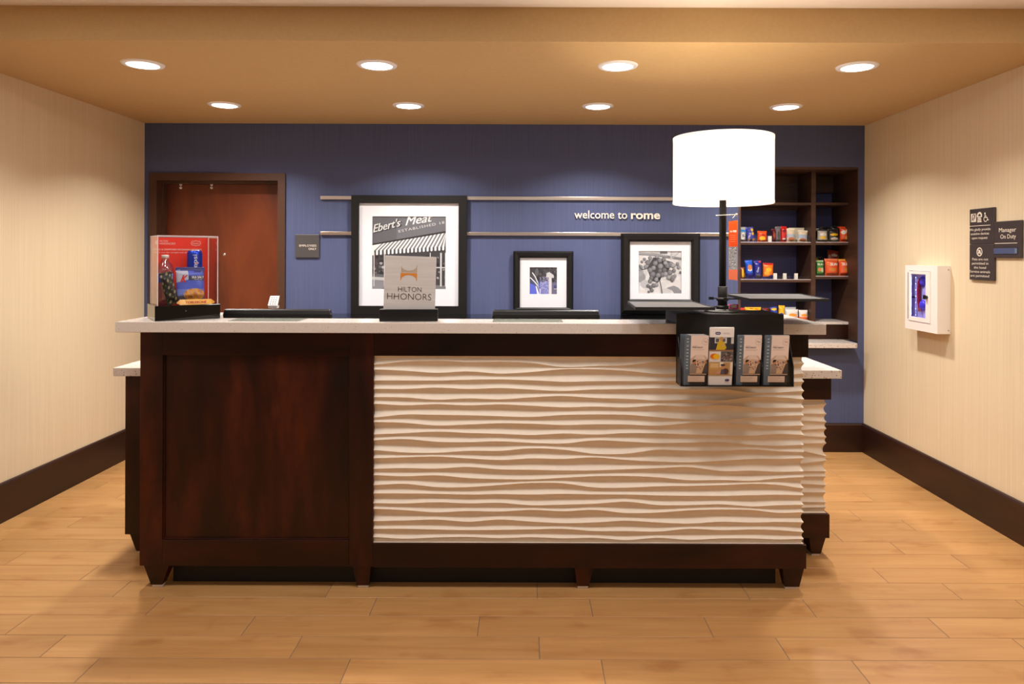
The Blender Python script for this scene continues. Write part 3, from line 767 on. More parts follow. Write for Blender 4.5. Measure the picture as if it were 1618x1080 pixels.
# employees only plaque
def plaque(px0, py0, px1, py1, D):
    a, b = P(px0, py0, D), P(px1, py1, D); return (a[0]+b[0])/2, b[2], b[0]-a[0], a[2]-b[2]
cx, cz, w, h = plaque(467, 370, 504.5, 407, YB-.01)
t = thing('wall_plaque', 'square grey plaque reading EMPLOYEES ONLY beside the door', 'sign', (cx, YB-.0005, cz))
obj('plate', MB().box(-w/2, w/2, -.012, 0, 0, h), M_PLAQUE, t, bevel=.003)
pr = Print(.0002); pr.y = -.0122
pr.text('EMPLOYEES', w/2-.022, h*.475, .0150, (232, 222, 212), 'R', weight=.004, width=.128)
pr.text('ONLY', w/2-.022, h*.475-.0245, .0150, (232, 222, 212), 'R', weight=.004, width=.058)
pr.build('lettering', t)

# ------------------------------------------------------------------ right wall signs and cabinet (local x towards the camera)
RW = (0, 0, math.radians(-90))
INK = (232, 220, 204)
def wsign(name, label, ydeep, ynear, z0, z1):
    t = thing(name, label, 'sign', (XR-.0005, ydeep, z0), RW); w = ydeep-ynear; h = z1-z0
    obj('plate', MB().box(0, w, -.014, 0, 0, h), M_PLAQUE2, t, bevel=.003)
    pr = Print(.0002); pr.y = -.0142
    return t, pr, w, h
t, pr, w, h = wsign('wall_sign', 'dark sign with assistive device symbols, above the pets sign', 4.062, 3.850, 1.5455, 1.744)
# ear, telephone and wheelchair symbols
pr.rect(.014, .125, .060, .172, INK)
pr.line([(.024, .134), (.026, .160), (.038, .168), (.050, .160), (.048, .148), (.040, .140), (.036, .130)], .006, (64, 54, 52)); pr.line([(.018, .128), (.058, .170)], .004, (64, 54, 52))
pr.ring(.091, .157, .022, .010, INK, n=12, a0=0, a1=180); pr.rect(.069, .150, .079, .160, INK); pr.rect(.103, .150, .113, .160, INK)
for q in range(4): pr.rect(.072+.002*q, .1215+.009*q, .110-.002*q, .1275+.009*q, INK)
pr.disc(.140, .168, .006, INK); pr.line([(.140, .162), (.141, .146), (.158, .146), (.166, .130), (.172, .132)], .005, INK); pr.line([(.141, .155), (.153, .155)], .004, INK)
pr.ring(.146, .137, .016, .004, INK, n=20, a0=100, a1=350)
pr.rect(.006, .1005, .188, .1035, INK)
for i, s_ in enumerate(('We gladly provide', 'assistive devices', 'upon request')):
    pr.text(s_, .098, .0745-.0235*i, .0140, INK, 'C', weight=.003, width=(.182, .158, .136)[i])
pr.build('lettering', t)
t, pr, w, h = wsign('wall_sign', 'dark sign saying pets are not permitted, below the assistive sign', 4.062, 3.850, 1.343, 1.5448)
pr.ring(.091, .158, .025, .006, INK); pr.poly([(.078, .150), (.086, .170), (.098, .168), (.104, .150), (.096, .146), (.092, .154), (.086, .146)], INK); pr.line([(.075, .174), (.107, .142)], .004, INK)
for i, s_ in enumerate(('Pets are not', 'permitted in', 'the hotel', 'Service animals', 'are permitted')):
    pr.text(s_, .098, .1105-.0232*i, .0138, INK, 'C', weight=.003, width=(.138, .142, .106, .176, .162)[i])
pr.build('lettering', t)
t, pr, w, h = wsign('wall_sign', 'dark Manager On Duty sign with a name slot, right of two signs', 3.848, 3.640, 1.468, 1.664)
pr.text('Manager', .172, .138, .0225, INK, 'R', weight=.004, width=.132); pr.text('On Duty', .172, .103, .0225, INK, 'R', weight=.004, width=.120)
pr.rect(.005, .0765, .182, .0795, INK)
pr.build('lettering', t)
obj('name_slot', MB().box(.001, .184, -.0175, -.014, .022, .052), mat('slate_blue_insert', (76, 84, 118), .3), t)
obj('slot_clip', MB().box(.167, .170, -.019, -.0176, .022, .052).box(.171, .184, -.0185, -.0176, .024, .050), mat('slot_clip_plastic', (110, 124, 140), .3), t)

# white cabinet
t = thing('wall_cabinet', 'white metal wall cabinet with violet-lit glass door', 'cabinet', (XR-.0005, 4.627, 1.0075), RW)
w, h, dd = .362, .4095, .078
shell = MB().box(0, w, -.004, 0, 0, h).box(0, .004, -dd, -.004, 0, h).box(w-.004, w, -dd, -.004, 0, h).box(.004, w-.004, -dd, -.004, 0, .004).box(.004, w-.004, -dd, -.004, h-.004, h)
dx0, dx1, dz0, dz1 = .045, .292, .055, .375
shell.box(.004, dx0, -dd, -dd+.004, .004, h-.004).box(dx1, w-.004, -dd, -dd+.004, .004, h-.004).box(dx0, dx1, -dd, -dd+.004, .004, dz0).box(dx0, dx1, -dd, -dd+.004, dz1, h-.004)
obj('housing', shell, M_WHITEMET, t)
for q in (.022, h-.022): obj('screw', MB().cyl((w+.002, -.012, q), (w, -.012, q), .004, n=10), M_CHROME, t)
wx0, wx1, wz0, wz1 = .072, .242, .083, .355
d = MB(); y0, y1 = -dd-.004, -dd+.002
for a in ((dx0+.002, wx0, dz0+.002, dz1-.002), (wx1, dx1-.002, dz0+.002, dz1-.002), (wx0, wx1, dz0+.002, wz0), (wx0, wx1, wz1, dz1-.002)): d.box(a[0], a[1], y0, y1, a[2], a[3])
dr = obj('cabinet_door', d, M_WHITEMET, t)
obj('pane', MB().add([(wx0, y1-.003, wz0), (wx1, y1-.003, wz0), (wx1, y1-.003, wz1), (wx0, y1-.003, wz1)], [(0, 1, 2, 3)]), M_BLUEGLASS, dr)
obj('latch', MB().cyl((.258, y0-.012, .215), (.258, y0, .215), .011, n=12).box(.244, .262, y0-.018, y0-.010, .203, .229), M_BLACK, dr)
obj('hinge', MB().cyl((dx0, y0-.001, dz0+.01), (dx0, y0-.001, dz1-.01), .0025, n=8), M_CHROME, dr)
obj('back_lining', MB().box(.0062, w-.006, -.0360, -.0345, .006, h-.006), mat('violet_lining', (206, 208, 246), .4), t)
obj('side_lining', MB().box(.0045, .0060, -dd+.006, -.0065, .006, h-.006), M_MIRROR, t)
for q, r in ((.308, .034), (.155, .036)):
    obj('dome_lens', MB().lathe([(r, 0), (r*.95, r*.2), (r*.75, r*.4), (r*.4, r*.55), (0, r*.6)], n=20), M_VIOLET, t, (.135, -.036, q), (math.radians(90), 0, 0))
obj('red_tube', MB().tube([(.125, -.05, .12), (.113, -.05, .16), (.108, -.05, .24), (.113, -.05, .30), (.125, -.05, .325)], .012, 10), M_RED, t)
for q in range(7):
    obj('indicator_light', MB().lathe([(.0035, 0), (.002, .003), (0, .0035)], n=8), M_LED, t, (.095, -.0605, .092+q*.040), (math.radians(90), 0, 0))
_ld = bpy.data.lights.new('strip_glow', 'AREA'); _ld.shape = 'RECTANGLE'; _ld.size = .012; _ld.size_y = .25; _ld.energy = .6; _ld.color = (.55, .50, 1)
_lo = bpy.data.objects.new('strip_glow', _ld); COL.objects.link(_lo); _lo.parent = t; _lo.location = (.080, -.0665, .215); _lo.rotation_euler = (math.radians(-90), 0, math.radians(35))
obj('light_strip', MB().box(.091, .099, -.0600, -.0575, .085, .340), M_BLACK, t)
obj('strip_bracket', MB().box(.0062, .091, -.0595, -.0580, .2, .21), M_BLACK, t)
obj('tube_bracket', MB().box(.104, .110, -.040, -.0362, .2, .22), M_BLACK, t)

# ------------------------------------------------------------------ table lamp on brochure box
BX0, BX1, BY0, BY1, BZ = .651, 1.109, 3.032, 3.27, 1.2245
box_o = thing('brochure_stand', 'black counter box with hanging four-pocket brochure rack', 'brochure rack', (.88, 3.15, SZ))
bb = MB().box(BX0, BX1, BY0+.010, BY1, SZ+.0003, BZ)
obj('top_box', bb, M_BLACKM, box_o, world=True, bevel=.0015)
obj('back_plate', MB().box(BX0, BX1, BY0, BY0+.0098, .93, BZ), M_BLACKM, box_o, world=True)
RX0, RX1, RY, RZ = .652, 1.124, 2.955, .930
pk = MB()
pk.box(RX0, RX1, RY, BY0-.0002, RZ, RZ+.004)            # floor of the pockets
PXS = [RX0, RX0+.110, RX0+.226, RX0+.340, RX1]
obj('pocket_floor', pk, M_BLACK, box_o, world=True)
def slant(x0, x1):  # pocket wall seen from the side: low in front, high at the back
    return MB().prismx([(RY, RZ+.0045), (BY0-.0003, RZ+.0045), (BY0-.0003, RZ+.20), (BY0-.02, RZ+.20), (RY, RZ+.085)], x0, x1)
for q in PXS: 
    obj('divider', slant(max(RX0, q-.0025), min(RX1, q+.0025)), M_BLACK, box_o, world=True)
obj('front_lip', MB().box(RX0+.003, RX1-.003, RY-.0025, RY-.0003, RZ, RZ+.088), M_ACRYL, box_o, world=True)

def brochure(kind):
    p = Print(.00006); p.y = -.0006; w, h = .099, .212
    if kind == 'free':
        p.rect(0, 0, w, h, (238, 218, 206)); p.rect(0, 0, .026, h, (98, 112, 124))
        p.poly([(.026, 0), (w, 0), (w, .045), (.026, .045)], (60, 54, 50))
        for a in (.196, .183, .165, .150, .136, .122, .108, .096, .082, .07): p.rect(.009, a, .017, a+.004, (190, 200, 208), False)
        p.rect(.008, .172, .019, .1735, (160, 172, 182))
        p.ring(.086, .186, .014, .0008, (190, 170, 160)); p.line([(.078, .187), (.084, .189), (.088, .183), (.094, .188)], .0016, (150, 130, 122))
        p.text('FREE NIGHT', .033, .159, .0060, (96, 92, 104), weight=.01, width=.044)
        for a, b in ((.168, .022), (.1515, .05)): p.rect(.033, a, .033+b, a+.0010, (170, 154, 148), False)
        # warm dining photo
        p.poly([(.026, .045), (w, .045), (w, .112), (.085, .128), (.045, .128), (.026, .112)], (206, 176, 154))
        p.poly([(.040, .110), (.050, .130), (.078, .130), (.092, .108), (.066, .112)], (226, 204, 188))
        R = random.Random(2)
        for i in range(70): p.disc(R.uniform(.040, .090), R.uniform(.070, .103), R.uniform(.0012, .003), R.choice([(78, 50, 36), (206, 160, 110), (140, 60, 40), (230, 196, 150), (60, 44, 38)]), n=6, lift=(i % 12 == 0))
        p.poly([(.027, .050), (.052, .050), (.052, .078), (.040, .094), (.028, .090)], (150, 132, 120)); p.disc(.043, .100, .008, (196, 140, 104)); p.poly([(.034, .100), (.038, .110), (.050, .110), (.048, .104), (.038, .098)], (46, 32, 26))
        p.poly([(.076, .050), (w, .050), (w, .098), (.088, .092)], (78, 68, 66)); p.disc(.093, .103, .006, (186, 128, 96)); p.poly([(.092, .108), (w, .110), (w, .096), (.096, .098)], (34, 26, 24))
        p.poly([(.050, .052), (.076, .052), (.072, .066), (.054, .066)], (214, 180, 140))
        p.rect(.018, .014, .088, .040, (230, 206, 184))
        for i in range(4): p.rect(.021, .0185+.0055*i, (.080, .062, .074, .068)[i], .0197+.0055*i, (158, 132, 116), False)
    else:
        h = .245
        p.rect(0, 0, w, h, (242, 238, 234))
        p.poly([(.020, .222), (.025, .228), (.040, .228), (.045, .222), (.040, .216), (.025, .216)], (64, 60, 104)); p.rect(.025, .2205, .040, .2235, (214, 210, 226))
        p.rect(.054, .2225, .080, .2238, (150, 144, 150)); p.rect(.054, .2185, .084, .2195, (180, 174, 178))
        p.rect(0, .150, w, .205, (54, 54, 64)); p.rect(.020, .180, .070, .203, (214, 210, 206)); p.rect(.024, .184, .038, .200, (90, 90, 92)); p.rect(.052, .186, .064, .200, (96, 96, 98)); p.rect(.088, .178, w, .204, (206, 202, 200))
        p.poly([(.026, .152), (.034, .185), (.046, .192), (.060, .184), (.070, .160), (.062, .152)], (214, 180, 40)); p.disc(.047, .198, .008, (206, 150, 104)); p.disc(.047, .203, .0075, (196, 150, 70), rz=.004); p.disc(.055, .172, .007, (212, 168, 130), rz=.004)
        p.rect(0, .146, w, .152, (150, 110, 84)); 
        p.rect(0, .100, .046, .145, (226, 218, 210)); p.disc(.023, .116, .022, (206, 198, 190), rz=.010); p.disc(.020, .124, .017, (222, 110, 30), rz=.012); p.disc(.030, .123, .014, (238, 190, 30), rz=.011)
        p.rect(.048, .102, w, .145, (104, 98, 96))
        R = random.Random(4)
        for i in range(60): p.disc(R.uniform(.052, .096), R.uniform(.106, .142), R.uniform(.002, .005), R.choice([(60, 58, 60), (150, 144, 140), (120, 60, 52), (90, 86, 86)]), n=6, lift=(i % 12 == 0))
        p.rect(0, .043, w, .098, (196, 150, 92)); p.rect(.006, .075, .04, .094, (214, 182, 130)); p.rect(.045, .078, .060, .098, (236, 226, 210)); p.rect(.066, .045, .082, .098, (182, 140, 92)); p.rect(.088, .045, w, .098, (226, 214, 196))
        p.poly([(.024, .047), (.040, .066), (.052, .060), (.058, .047)], (206, 150, 122)); p.disc(.058, .080, .008, (196, 140, 104)); p.disc(.058, .087, .010, (66, 60, 66), rz=.005); p.disc(.070, .060, .013, (84, 62, 58)); p.poly([(.048, .047), (.052, .068), (.062, .070), (.066, .047)], (92, 88, 100))
        p.poly([(.068, .022), (.072, .027), (.084, .027), (.088, .022), (.084, .017), (.072, .017)], (72, 66, 110))
    m = bpy.data.meshes.new('printed_face'); m.from_pydata(p.mb.v, [], p.mb.f); m.materials.append(M_PRINT)
    ca = m.color_attributes.new('Col', 'FLOAT_COLOR', 'CORNER'); buf = []
    for q, c in zip(m.polygons, p.mb.c): buf += list((*lin(c), 1))*q.loop_total
    ca.data.foreach_set('color', buf)
    return m, w, h
BM = {k: brochure(k) for k in ('free', 'food')}
M_PAPER = {'free': mat('grey_brochure_card', (126, 132, 150), .6), 'food': mat('white_brochure_card', (226, 220, 214), .6)}
_cards = {}
def put_brochure(kind, x, dy, tilt, label, group, yaw=0., dz=0., printed=True):
    me, w, h = BM[kind]
    t = thing('brochure', label, 'brochure', (x, RY+.006+dy, RZ+.0045+dz), (-tilt, yaw, 0), group)
    if kind not in _cards:
        o = obj('card', MB().box(0, w, -.0005, .0005, 0, h), M_PAPER[kind], t); _cards[kind] = o.data
    else:
        o = bpy.data.objects.new('card', _cards[kind]); COL.objects.link(o); o.parent = t
    if printed:
        q = bpy.data.objects.new('printed_face', me); COL.objects.link(q); q.parent = t
ROWN = ['front brochure of', 'second brochure of', 'third brochure of', 'fourth brochure of', 'back brochure of']
for pi, (kind, n, px) in enumerate((('free', 5, 0), ('food', 3, 1), ('free', 3, 2), ('free', 3, 3))):
    g = ['grey and pink brochures in the leftmost pocket', 'white food brochures in the second pocket', 'grey and pink brochures in the third pocket', 'grey and pink brochures in the rightmost pocket'][pi]
    desc = ['the leaning grey and pink pile in the leftmost rack pocket', 'the tall white pile with food photos', 'the grey and pink pile beside the white pile', 'the grey and pink pile at the right end of the rack'][pi]
    for i in range(n):
        dx = (-.0035*i if pi == 0 else (-.002, -.004, 0)[i % 3])
        put_brochure(kind, PXS[px]+.0085+(.004 if pi == 0 else 0)+dx, .0035+.0045*i, -math.radians(8.5-.3*i) * 1.0, ROWN[i if i < n-1 else 4]+' '+desc, g, 0, .0005+.0008*i)

# lamp
LXp, LYp = .887, 3.175
lamp = thing('table_lamp', 'black table lamp with large lit white drum shade', 'lamp', (LXp, LYp, BZ))
obj('base_plate', MB().lathe([(0, 0.0005), (.080, .0005), (.080, .004), (.074, .008), (.05, .009), (.048, .013), (.0, .013)], n=40), M_BLACKM, lamp)
obj('sleeve', MB().lathe([(0, .0132), (.0205, .0132), (.0205, .111), (.018, .114), (0, .114)], n=28), M_BLACKM, lamp)
obj('pole', MB().lathe([(0, .1142), (.0155, .1142), (.0155, .50), (.020, .501), (.020, .515), (.006, .516), (.006, .62), (0, .62)], n=24), M_BLACKM, lamp)
z0, z1, R_ = 1.707-BZ, 2.004-BZ, .2185
obj('lamp_shade', MB().lathe([(R_, z0+.012), (R_, z1-.012), (R_-.002, z1-.012), (R_-.002, z0+.012), (R_, z0+.012)], n=72), M_SHADE, lamp)
for nm, a, b in (('shade_trim', z0, z0+.0119), ('shade_trim', z1-.0119, z1)):
    obj(nm, MB().lathe([(R_+.0015, a), (R_+.0015, b), (R_-.003, b), (R_-.003, a), (R_+.0015, a)], n=72), M_SHADETRIM, lamp)
sp = MB()
for i in range(3):
    t_ = 2*math.pi*i/3+.4; sp.cyl((.006*math.cos(t_), .006*math.sin(t_), z1-.03), ((R_-.0035)*math.cos(t_), (R_-.0035)*math.sin(t_), z1-.006), .0015, n=6)
sp.cyl((0, 0, .62), (0, 0, z1-.028), .003, n=8)
obj('shade_spider', sp, M_CHROME, lamp)
obj('bulb', MB().lathe([(0, .56), (.018, .565), (.03, .59), (.032, .615), (.02, .65), (0, .66)], (.045, 0, 0), n=20), M_BULB, lamp)
pl = bpy.data.lights.new('lamp_light', 'POINT'); pl.energy = P_LAMP; pl.color = (1, .86, .66); pl.shadow_soft_size = .03
po = bpy.data.objects.new('lamp_light', pl); COL.objects.link(po); po.parent = lamp; po.location = (-.03, -.03, .62)
# hanger rod and tag
obj('hanger_rod', MB().cyl((-.036, -.0158, .4295), (.052, -.0158, .4335), .0022, n=8).cyl((.052, -.0158, .4335), (.060, -.0158, .434), .006, n=10), M_CHROME, lamp)
tg = thing('hang_tag', 'narrow orange and grey tag hanging beside the lamp pole', 'tag', (LXp+.040, LYp-.020, BZ+.141))
pr = Print(.0001); pr.y = -.0006
th = .268; pr.poly([(-.019, .150), (.020, .152), (.020, th), (-.019, th-.006)], (240, 84, 22)); pr.rect(-.019, .048, .020, .150, (160, 160, 166)); pr.poly([(-.019, .004), (.020, 0), (.020, .048), (-.019, .048)], (240, 122, 84))
R = random.Random(9)
for i in range(90): pr.disc(R.uniform(-.016, .017), R.uniform(.052, .146), R.uniform(.001, .003), g_(R.choice([70, 110, 200, 220, 140])), n=6, lift=(i % 15 == 0))
pr.rect(-.014, .214, -.004, .221, (244, 220, 200)); pr.rect(-.001, .214, .015, .223, (250, 230, 214))
for i, q in enumerate((.172, .182, .191, .200)): pr.rect(-.013, q, (.010, .014, .011, .012)[i], q+.0018, (250, 170, 130))
pr.build('printed_face', tg)
obj('card', MB().prism([(-.019, .004), (.020, 0), (.020, th), (-.019, th-.006)], -.0005, .0005), M_ORANGE, tg)
obj('hook', MB().tube([(.0, 0, th-.004), (-.002, 0, th+.010), (.006, 0, th+.018), (.012, .004, th+.0255)], .0013, 6), M_CHROME, tg)

# clamped trays
def tray(label, x0, x1, y0, y1, z, back_shift, armz):
    t = thing('clamp_tray', label, 'tray', ((x0+x1)/2, (y0+y1)/2, z))
    b = back_shift
    pts = [(x0, y0), (x1, y0), (x1+b[1], y1), (x0+b[0], y1)]
    def ins(k_): 
        cx_, cy_ = (x0+x1)/2, (y0+y1)/2; return [(cx_+(p[0]-cx_)*(1-k_), cy_+(p[1]-cy_)*(1-k_)) for p in pts]
    obj('pan', MB().prismz(pts, z-.011, z-.003), M_BLACKM, t, world=True)
    inn = ins(.035); m = MB(); n = 4
    A = [(p[0], p[1], z+.0005) for p in pts]; A0 = [(p[0], p[1], z-.0029) for p in pts]; B = [(p[0], p[1], z+.0005) for p in inn]; B0 = [(p[0], p[1], z-.0029) for p in inn]
    for q, r in ((A0, A), (A, B), (B, B0)): m.add(q+r, [(i, (i+1) % 4, (i+1) % 4+4, i+4) for i in range(4)])
    obj('rim', m, M_BLACKM, t, world=True)
    obj('mat_surface', MB().prismz([(p[0], p[1]) for p in ins(.037)], z-.0028, z-.0015), M_TRAYTOP, t, world=True)
    return t
tl = tray('lower grey-topped black tray clamped left of the lamp pole', .462, .793, 2.95, 3.33, 1.260, (.022, .0), 0)
tr = tray('higher grey-topped black tray clamped right of the lamp pole', .940, 1.272, 2.955, 3.36, 1.2965, (-.0, .032), 0)
def arm(t, z, x0, x1, kx):
    m = MB().box(min(x0, x1), max(x0, x1), LYp-.010, LYp+.010, z-.017, z-.0112)
    obj('clamp_arm', m, M_BLACKM, t, world=True)
    obj('clamp_collar', MB().lathe([(.0207, -.008), (.0265, -.008), (.0265, .006), (.0207, .006), (.0207, -.008)], (LXp, LYp, z-.014), n=24), M_BLACKM, t, world=True)
    s = 1 if kx > 0 else -1
    obj('clamp_knob', MB().cyl((LXp, LYp-.026, z-.014), (LXp, LYp-.040, z-.014), .003, n=8).cyl((LXp, LYp-.040, z-.014), (LXp, LYp-.048, z-.014), .009, .008, n=12), M_BLACK, t, world=True)
    obj('clamp_lever', MB().cyl((LXp+s*.026, LYp, z-.012), (LXp+s*.040, LYp, z-.012), .003, n=8).add([], []).box(min(LXp+s*.040, LXp+s*.062), max(LXp+s*.040, LXp+s*.062), LYp-.003, LYp+.003, z-.018, z-.006), M_CHROME if s > 0 else M_BLACK, t, world=True)
arm(tl, 1.2605, .74, LXp-.0266, 1); arm(tr, 1.2965, LXp+.0266, 1.02, -1)

# ------------------------------------------------------------------ display box on the left of the counter
YAW = math.radians(36); FL = Vector((-1.600, 3.068, SZ))
disp = thing('display_box', 'clear acrylic box of snacks with red backing on black base', 'display case', tuple(FL), (0, 0, YAW))
bw, bd, bh = .267, .205, .066
obj('base', MB().box(0, bw, 0, bd, .0003, bh), M_BLACKG, disp, bevel=.0015)
obj('key_hole', MB().cyl((bw/2-.01, -.0015, bh*.62), (bw/2-.01, .0, bh*.62), .003, n=10), M_CHROME, disp)
ax0, ax1, ay0, ay1, az0, az1 = .012, bw-.010, .008, bd-.008, bh+.0003, .372
tk = .003
def pane(name, x0, x1, y0, y1, z0_, z1_, m=None): return obj(name, MB().box(x0, x1, y0, y1, z0_, z1_), m or M_ACRYL, disp)
pane('front_pane', ax0, ax1, ay0, ay0+.0005, az0, az1)
pane('side_pane', ax0, ax0+.0005, ay0+.0006, ay1, az0, az1, M_ACRYLS)
pane('side_pane', ax1-.0005, ax1, ay0+.0006, ay1, az0, az1, M_ACRYLS)
pane('top_pane', ax0+.0006, ax1-.0006, ay0+.0006, ay1, az1-.0005, az1)
ed = MB(); e = .0016
for x in (ax0, ax1):
    for y in (ay0, ay1): ed.box(x-e, x+e, y-e, y+e, az0, az1)
for z in (az1,):
    ed.box(ax0, ax1, ay0-e, ay0+e, z-e, z+e).box(ax0, ax1, ay1-e, ay1+e, z-e, z+e).box(ax0-e, ax0+e, ay0, ay1, z-e, z+e).box(ax1-e, ax1+e, ay0, ay1, z-e, z+e)
obj('polished_edge', ed, M_ACEDGE, disp)
card = obj('backing_card', MB().box(ax0+.003, ax1-.003, ay1-.006, ay1-.004, az0, az1-.004), mat('red_backing_card', (244, 50, 28), .5), disp)
pr = Print(.0002); pr.y = ay1-.0062
wht = (244, 206, 192); cxx = ax0+.003
pr.poly([(cxx+.012, .338), (cxx+.024, .338), (cxx+.021, .345), (cxx+.024, .354), (cxx+.012, .354), (cxx+.016, .346)], wht)
pr.text('HILTON', cxx+.032, .3475, .0085, wht, weight=.0, width=.034); pr.text('HHONORS', cxx+.032, .335, .0100, wht, weight=.0, width=.066)
hx, hz = cxx+.186, .343
pr.line([(hx-.021, hz), (hx-.017, hz+.009), (hx-.006, hz+.009), (hx, hz+.013), (hx+.006, hz+.009), (hx+.017, hz+.009), (hx+.021, hz), (hx+.017, hz-.009), (hx+.006, hz-.009), (hx, hz-.013), (hx-.006, hz-.009), (hx-.017, hz-.009), (hx-.021, hz)], .0018, wht)
pr.text('Hampton', hx, hz-.003, .0062, wht, 'C', shear=.3, weight=.01, width=.032)
pr.text('GOLD & DIAMOND HHONORS MEMBERS', cxx+.006, .309, .0080, wht, weight=.03, width=.205)
pr.text('Thank you for tonight and all the nights', cxx+.006, .2965, .0060, wht, weight=.0, width=.190)
pr.build('printed_face', disp)
def dloc(x, y, z=0): 
    v = FL+Matrix.Rotation(YAW, 3, 'Z') @ Vector((x, y, 0)); return (v.x, v.y, SZ+bh+.0004+z)

# snack bag builder --------------------------------------------------------------
def bag(name, label, cat, w, h, d, loc, colf, rot=(0, 0, 0), group=None, nx=14, nz=18, texts=(), zig=True, twist=0.):
    """pillow pack; colf(u,v) -> rgb, u left to right, v bottom to top; origin bottom centre"""
    mb = MB(); R = random.Random(hash((round(w, 4), round(h, 4), label)) % 9999 if False else len(label)*7+int(w*9000))
    ph = [R.uniform(0, 6) for _ in range(6)]
    def surf(u, v):
        a = min(1, max(0, (v-.05)/.16))*min(1, max(0, (.95-v)/.16)); a = a*a*(3-2*a)
        prof = math.sqrt(max(0, 4*u*(1-u)))
        cr = .0012*math.sin(u*26+ph[0])*(1-a)+.0014*math.sin(9*u+ph[1]+5*v)*math.sin(7*v+ph[2])*a*prof
        narrow = 1-.05*a
        xx = (u-.5)*w*narrow+twist*(v-.5)*w
        zz = v*h
        return xx, a*prof*d/2+cr*.6, zz
    for side in (-1, 1):
        vs = []
        for j in range(nz+1):
            for i in range(nx+1):
                u, v = i/nx, j/nz; x, t, z = surf(u, v)
                edge = (i in (0, nx)) or (j in (0, nz)); 
                if zig and j in (0, nz): z += (.0015 if i % 2 else -.0015)*(1 if j else -1)*(0 if j == 0 else 1)
                y = 0 if edge else side*max(t, .0006)
                vs.append((x, y, z))
        b = len(mb.v); mb.v += vs
        for j in range(nz):
            for i in range(nx):
                q = (j*(nx+1)+i, j*(nx+1)+i+1, (j+1)*(nx+1)+i+1, (j+1)*(nx+1)+i)
                if side > 0: q = q[::-1]
                mb.f.append(tuple(b+k_ for k_ in q)); mb.c.append(colf((i+.5)/nx, (j+.5)/nz)); mb.sm.append(True)
    t = thing(name, label, cat, loc, rot, group)
    obj('pack', mb, M_FOIL, t, merge=False)
    if texts:
        p = Print(.0002)
        for (s_, u, v, hh, col, ww, kw) in texts:
            n0 = len(p.mb.v); p.text(s_, (u-.5)*w, v*h, hh, col, 'C', width=ww, **kw)
            for k_ in range(n0, len(p.mb.v)):
                x, y, z = p.mb.v[k_]; uu = min(.99, max(.01, x/w+.5)); vv = min(.99, max(.01, z/h))
                p.mb.v[k_] = (x, -max(surf(uu, vv)[1], .0006)-.0016, z)
        p.build('lettering', t)
    return t
def ell(u, v, cu, cv, ru, rv): return ((u-cu)/ru)**2+((v-cv)/rv)**2 < 1

# contents of the box
# clear bottle
t = thing('soda_bottle', 'clear plastic drink bottle with white cap in display box', 'bottle', dloc(.058, .115))
prof = [(0, .0), (.026, .0), (.031, .006), (.031, .03), (.028, .045), (.0325, .06), (.030, .085), (.033, .10), (.033, .135), (.036, .145), (.036, .155), (.028, .178), (.016, .195), (.0145, .206)]
obj('bottle_body', MB().lathe(prof, n=32), glass_mat('clear_bottle_plastic', (228, 226, 240), fac=.16), t)
obj('label_band', MB().lathe([(.0345, .098), (.0345, .138)], n=32, colf=lambda a, k_: (58, 66, 190) if (a*9) % 1 < .7 else (190, 200, 235)), M_PRINT, t)
obj('cap', MB().lathe([(0, .222), (.0145, .221), (.0155, .218), (.0155, .2065), (0, .2065)], n=28), M_WHITEPL, t)
# two stacked blue cans
def can(lbl, z):
    t = thing('drink_can', lbl, 'can', dloc(.184, .128, z), group='blue drink cans in the display box')
    obj('can_body', MB().lathe([(0, .003), (.024, .003), (.026, 0), (.029, .004), (.033, .014), (.033, .106), (.029, .117), (.0275, .119)], n=36), mat('blue_can_metal', (24, 60, 190), .22, metal=.55), t)
    obj('can_lid', MB().lathe([(.0275, .119), (.0270, .1215), (.0255, .1215), (.025, .118), (0, .118)], n=36), M_CHROME, t)
    p = Print(.0002); p.text('pepsi', .0, .0, .020, (226, 232, 246), 'C', weight=.025, width=.078)
    p.text('DIET', -.0, .026, .005, (214, 222, 240), 'C', weight=.0, width=.02) if False else None
    for k_, (x, y, zz) in enumerate(p.mb.v):
        up = x; side_ = -zz+.004; a = side_/.0338
        p.mb.v[k_] = (.0336*math.sin(a), -.0336*math.cos(a), .062+up)
    o = p.build('lettering', t, rot=(0, 0, math.radians(36)))
    d_ = Print(.0002); d_.disc(.0, 0, .0065, (222, 232, 250)); d_.disc(0, 0, .004, (216, 60, 50))
    for k_, (x, y, zz) in enumerate(d_.mb.v):
        a = (x+.002)/.0345; d_.mb.v[k_] = (.0340*math.sin(a), -.0340*math.cos(a)+y*.3, .062+zz)
    d_.build('emblem', t, rot=(0, 0, math.radians(36)))
can('lower blue drink can hidden behind the chip bag in display box', 0); can('upper blue drink can above the chip bag in display box', .1222)
def k_col(u, v):
    if v > .90 or (v > .84 and u > .62): return (44, 52, 120)
    if ell(u, v, .62, .20, .38, .17) and v < .40 and ((u*5+v*3) % 1 > .08): return (222, 160, 76) if math.sin(u*17)*math.sin(v*23+u*5) > -.25 else (196, 124, 50)
    if v < .16: return (96, 92, 110)
    if .60 < v < .74 and u > .42: return (58, 60, 84)
    if u < .40 and v > .55+.2*u: return (186, 190, 208)
    return (76, 96, 196) if v > .35 else (112, 130, 206)
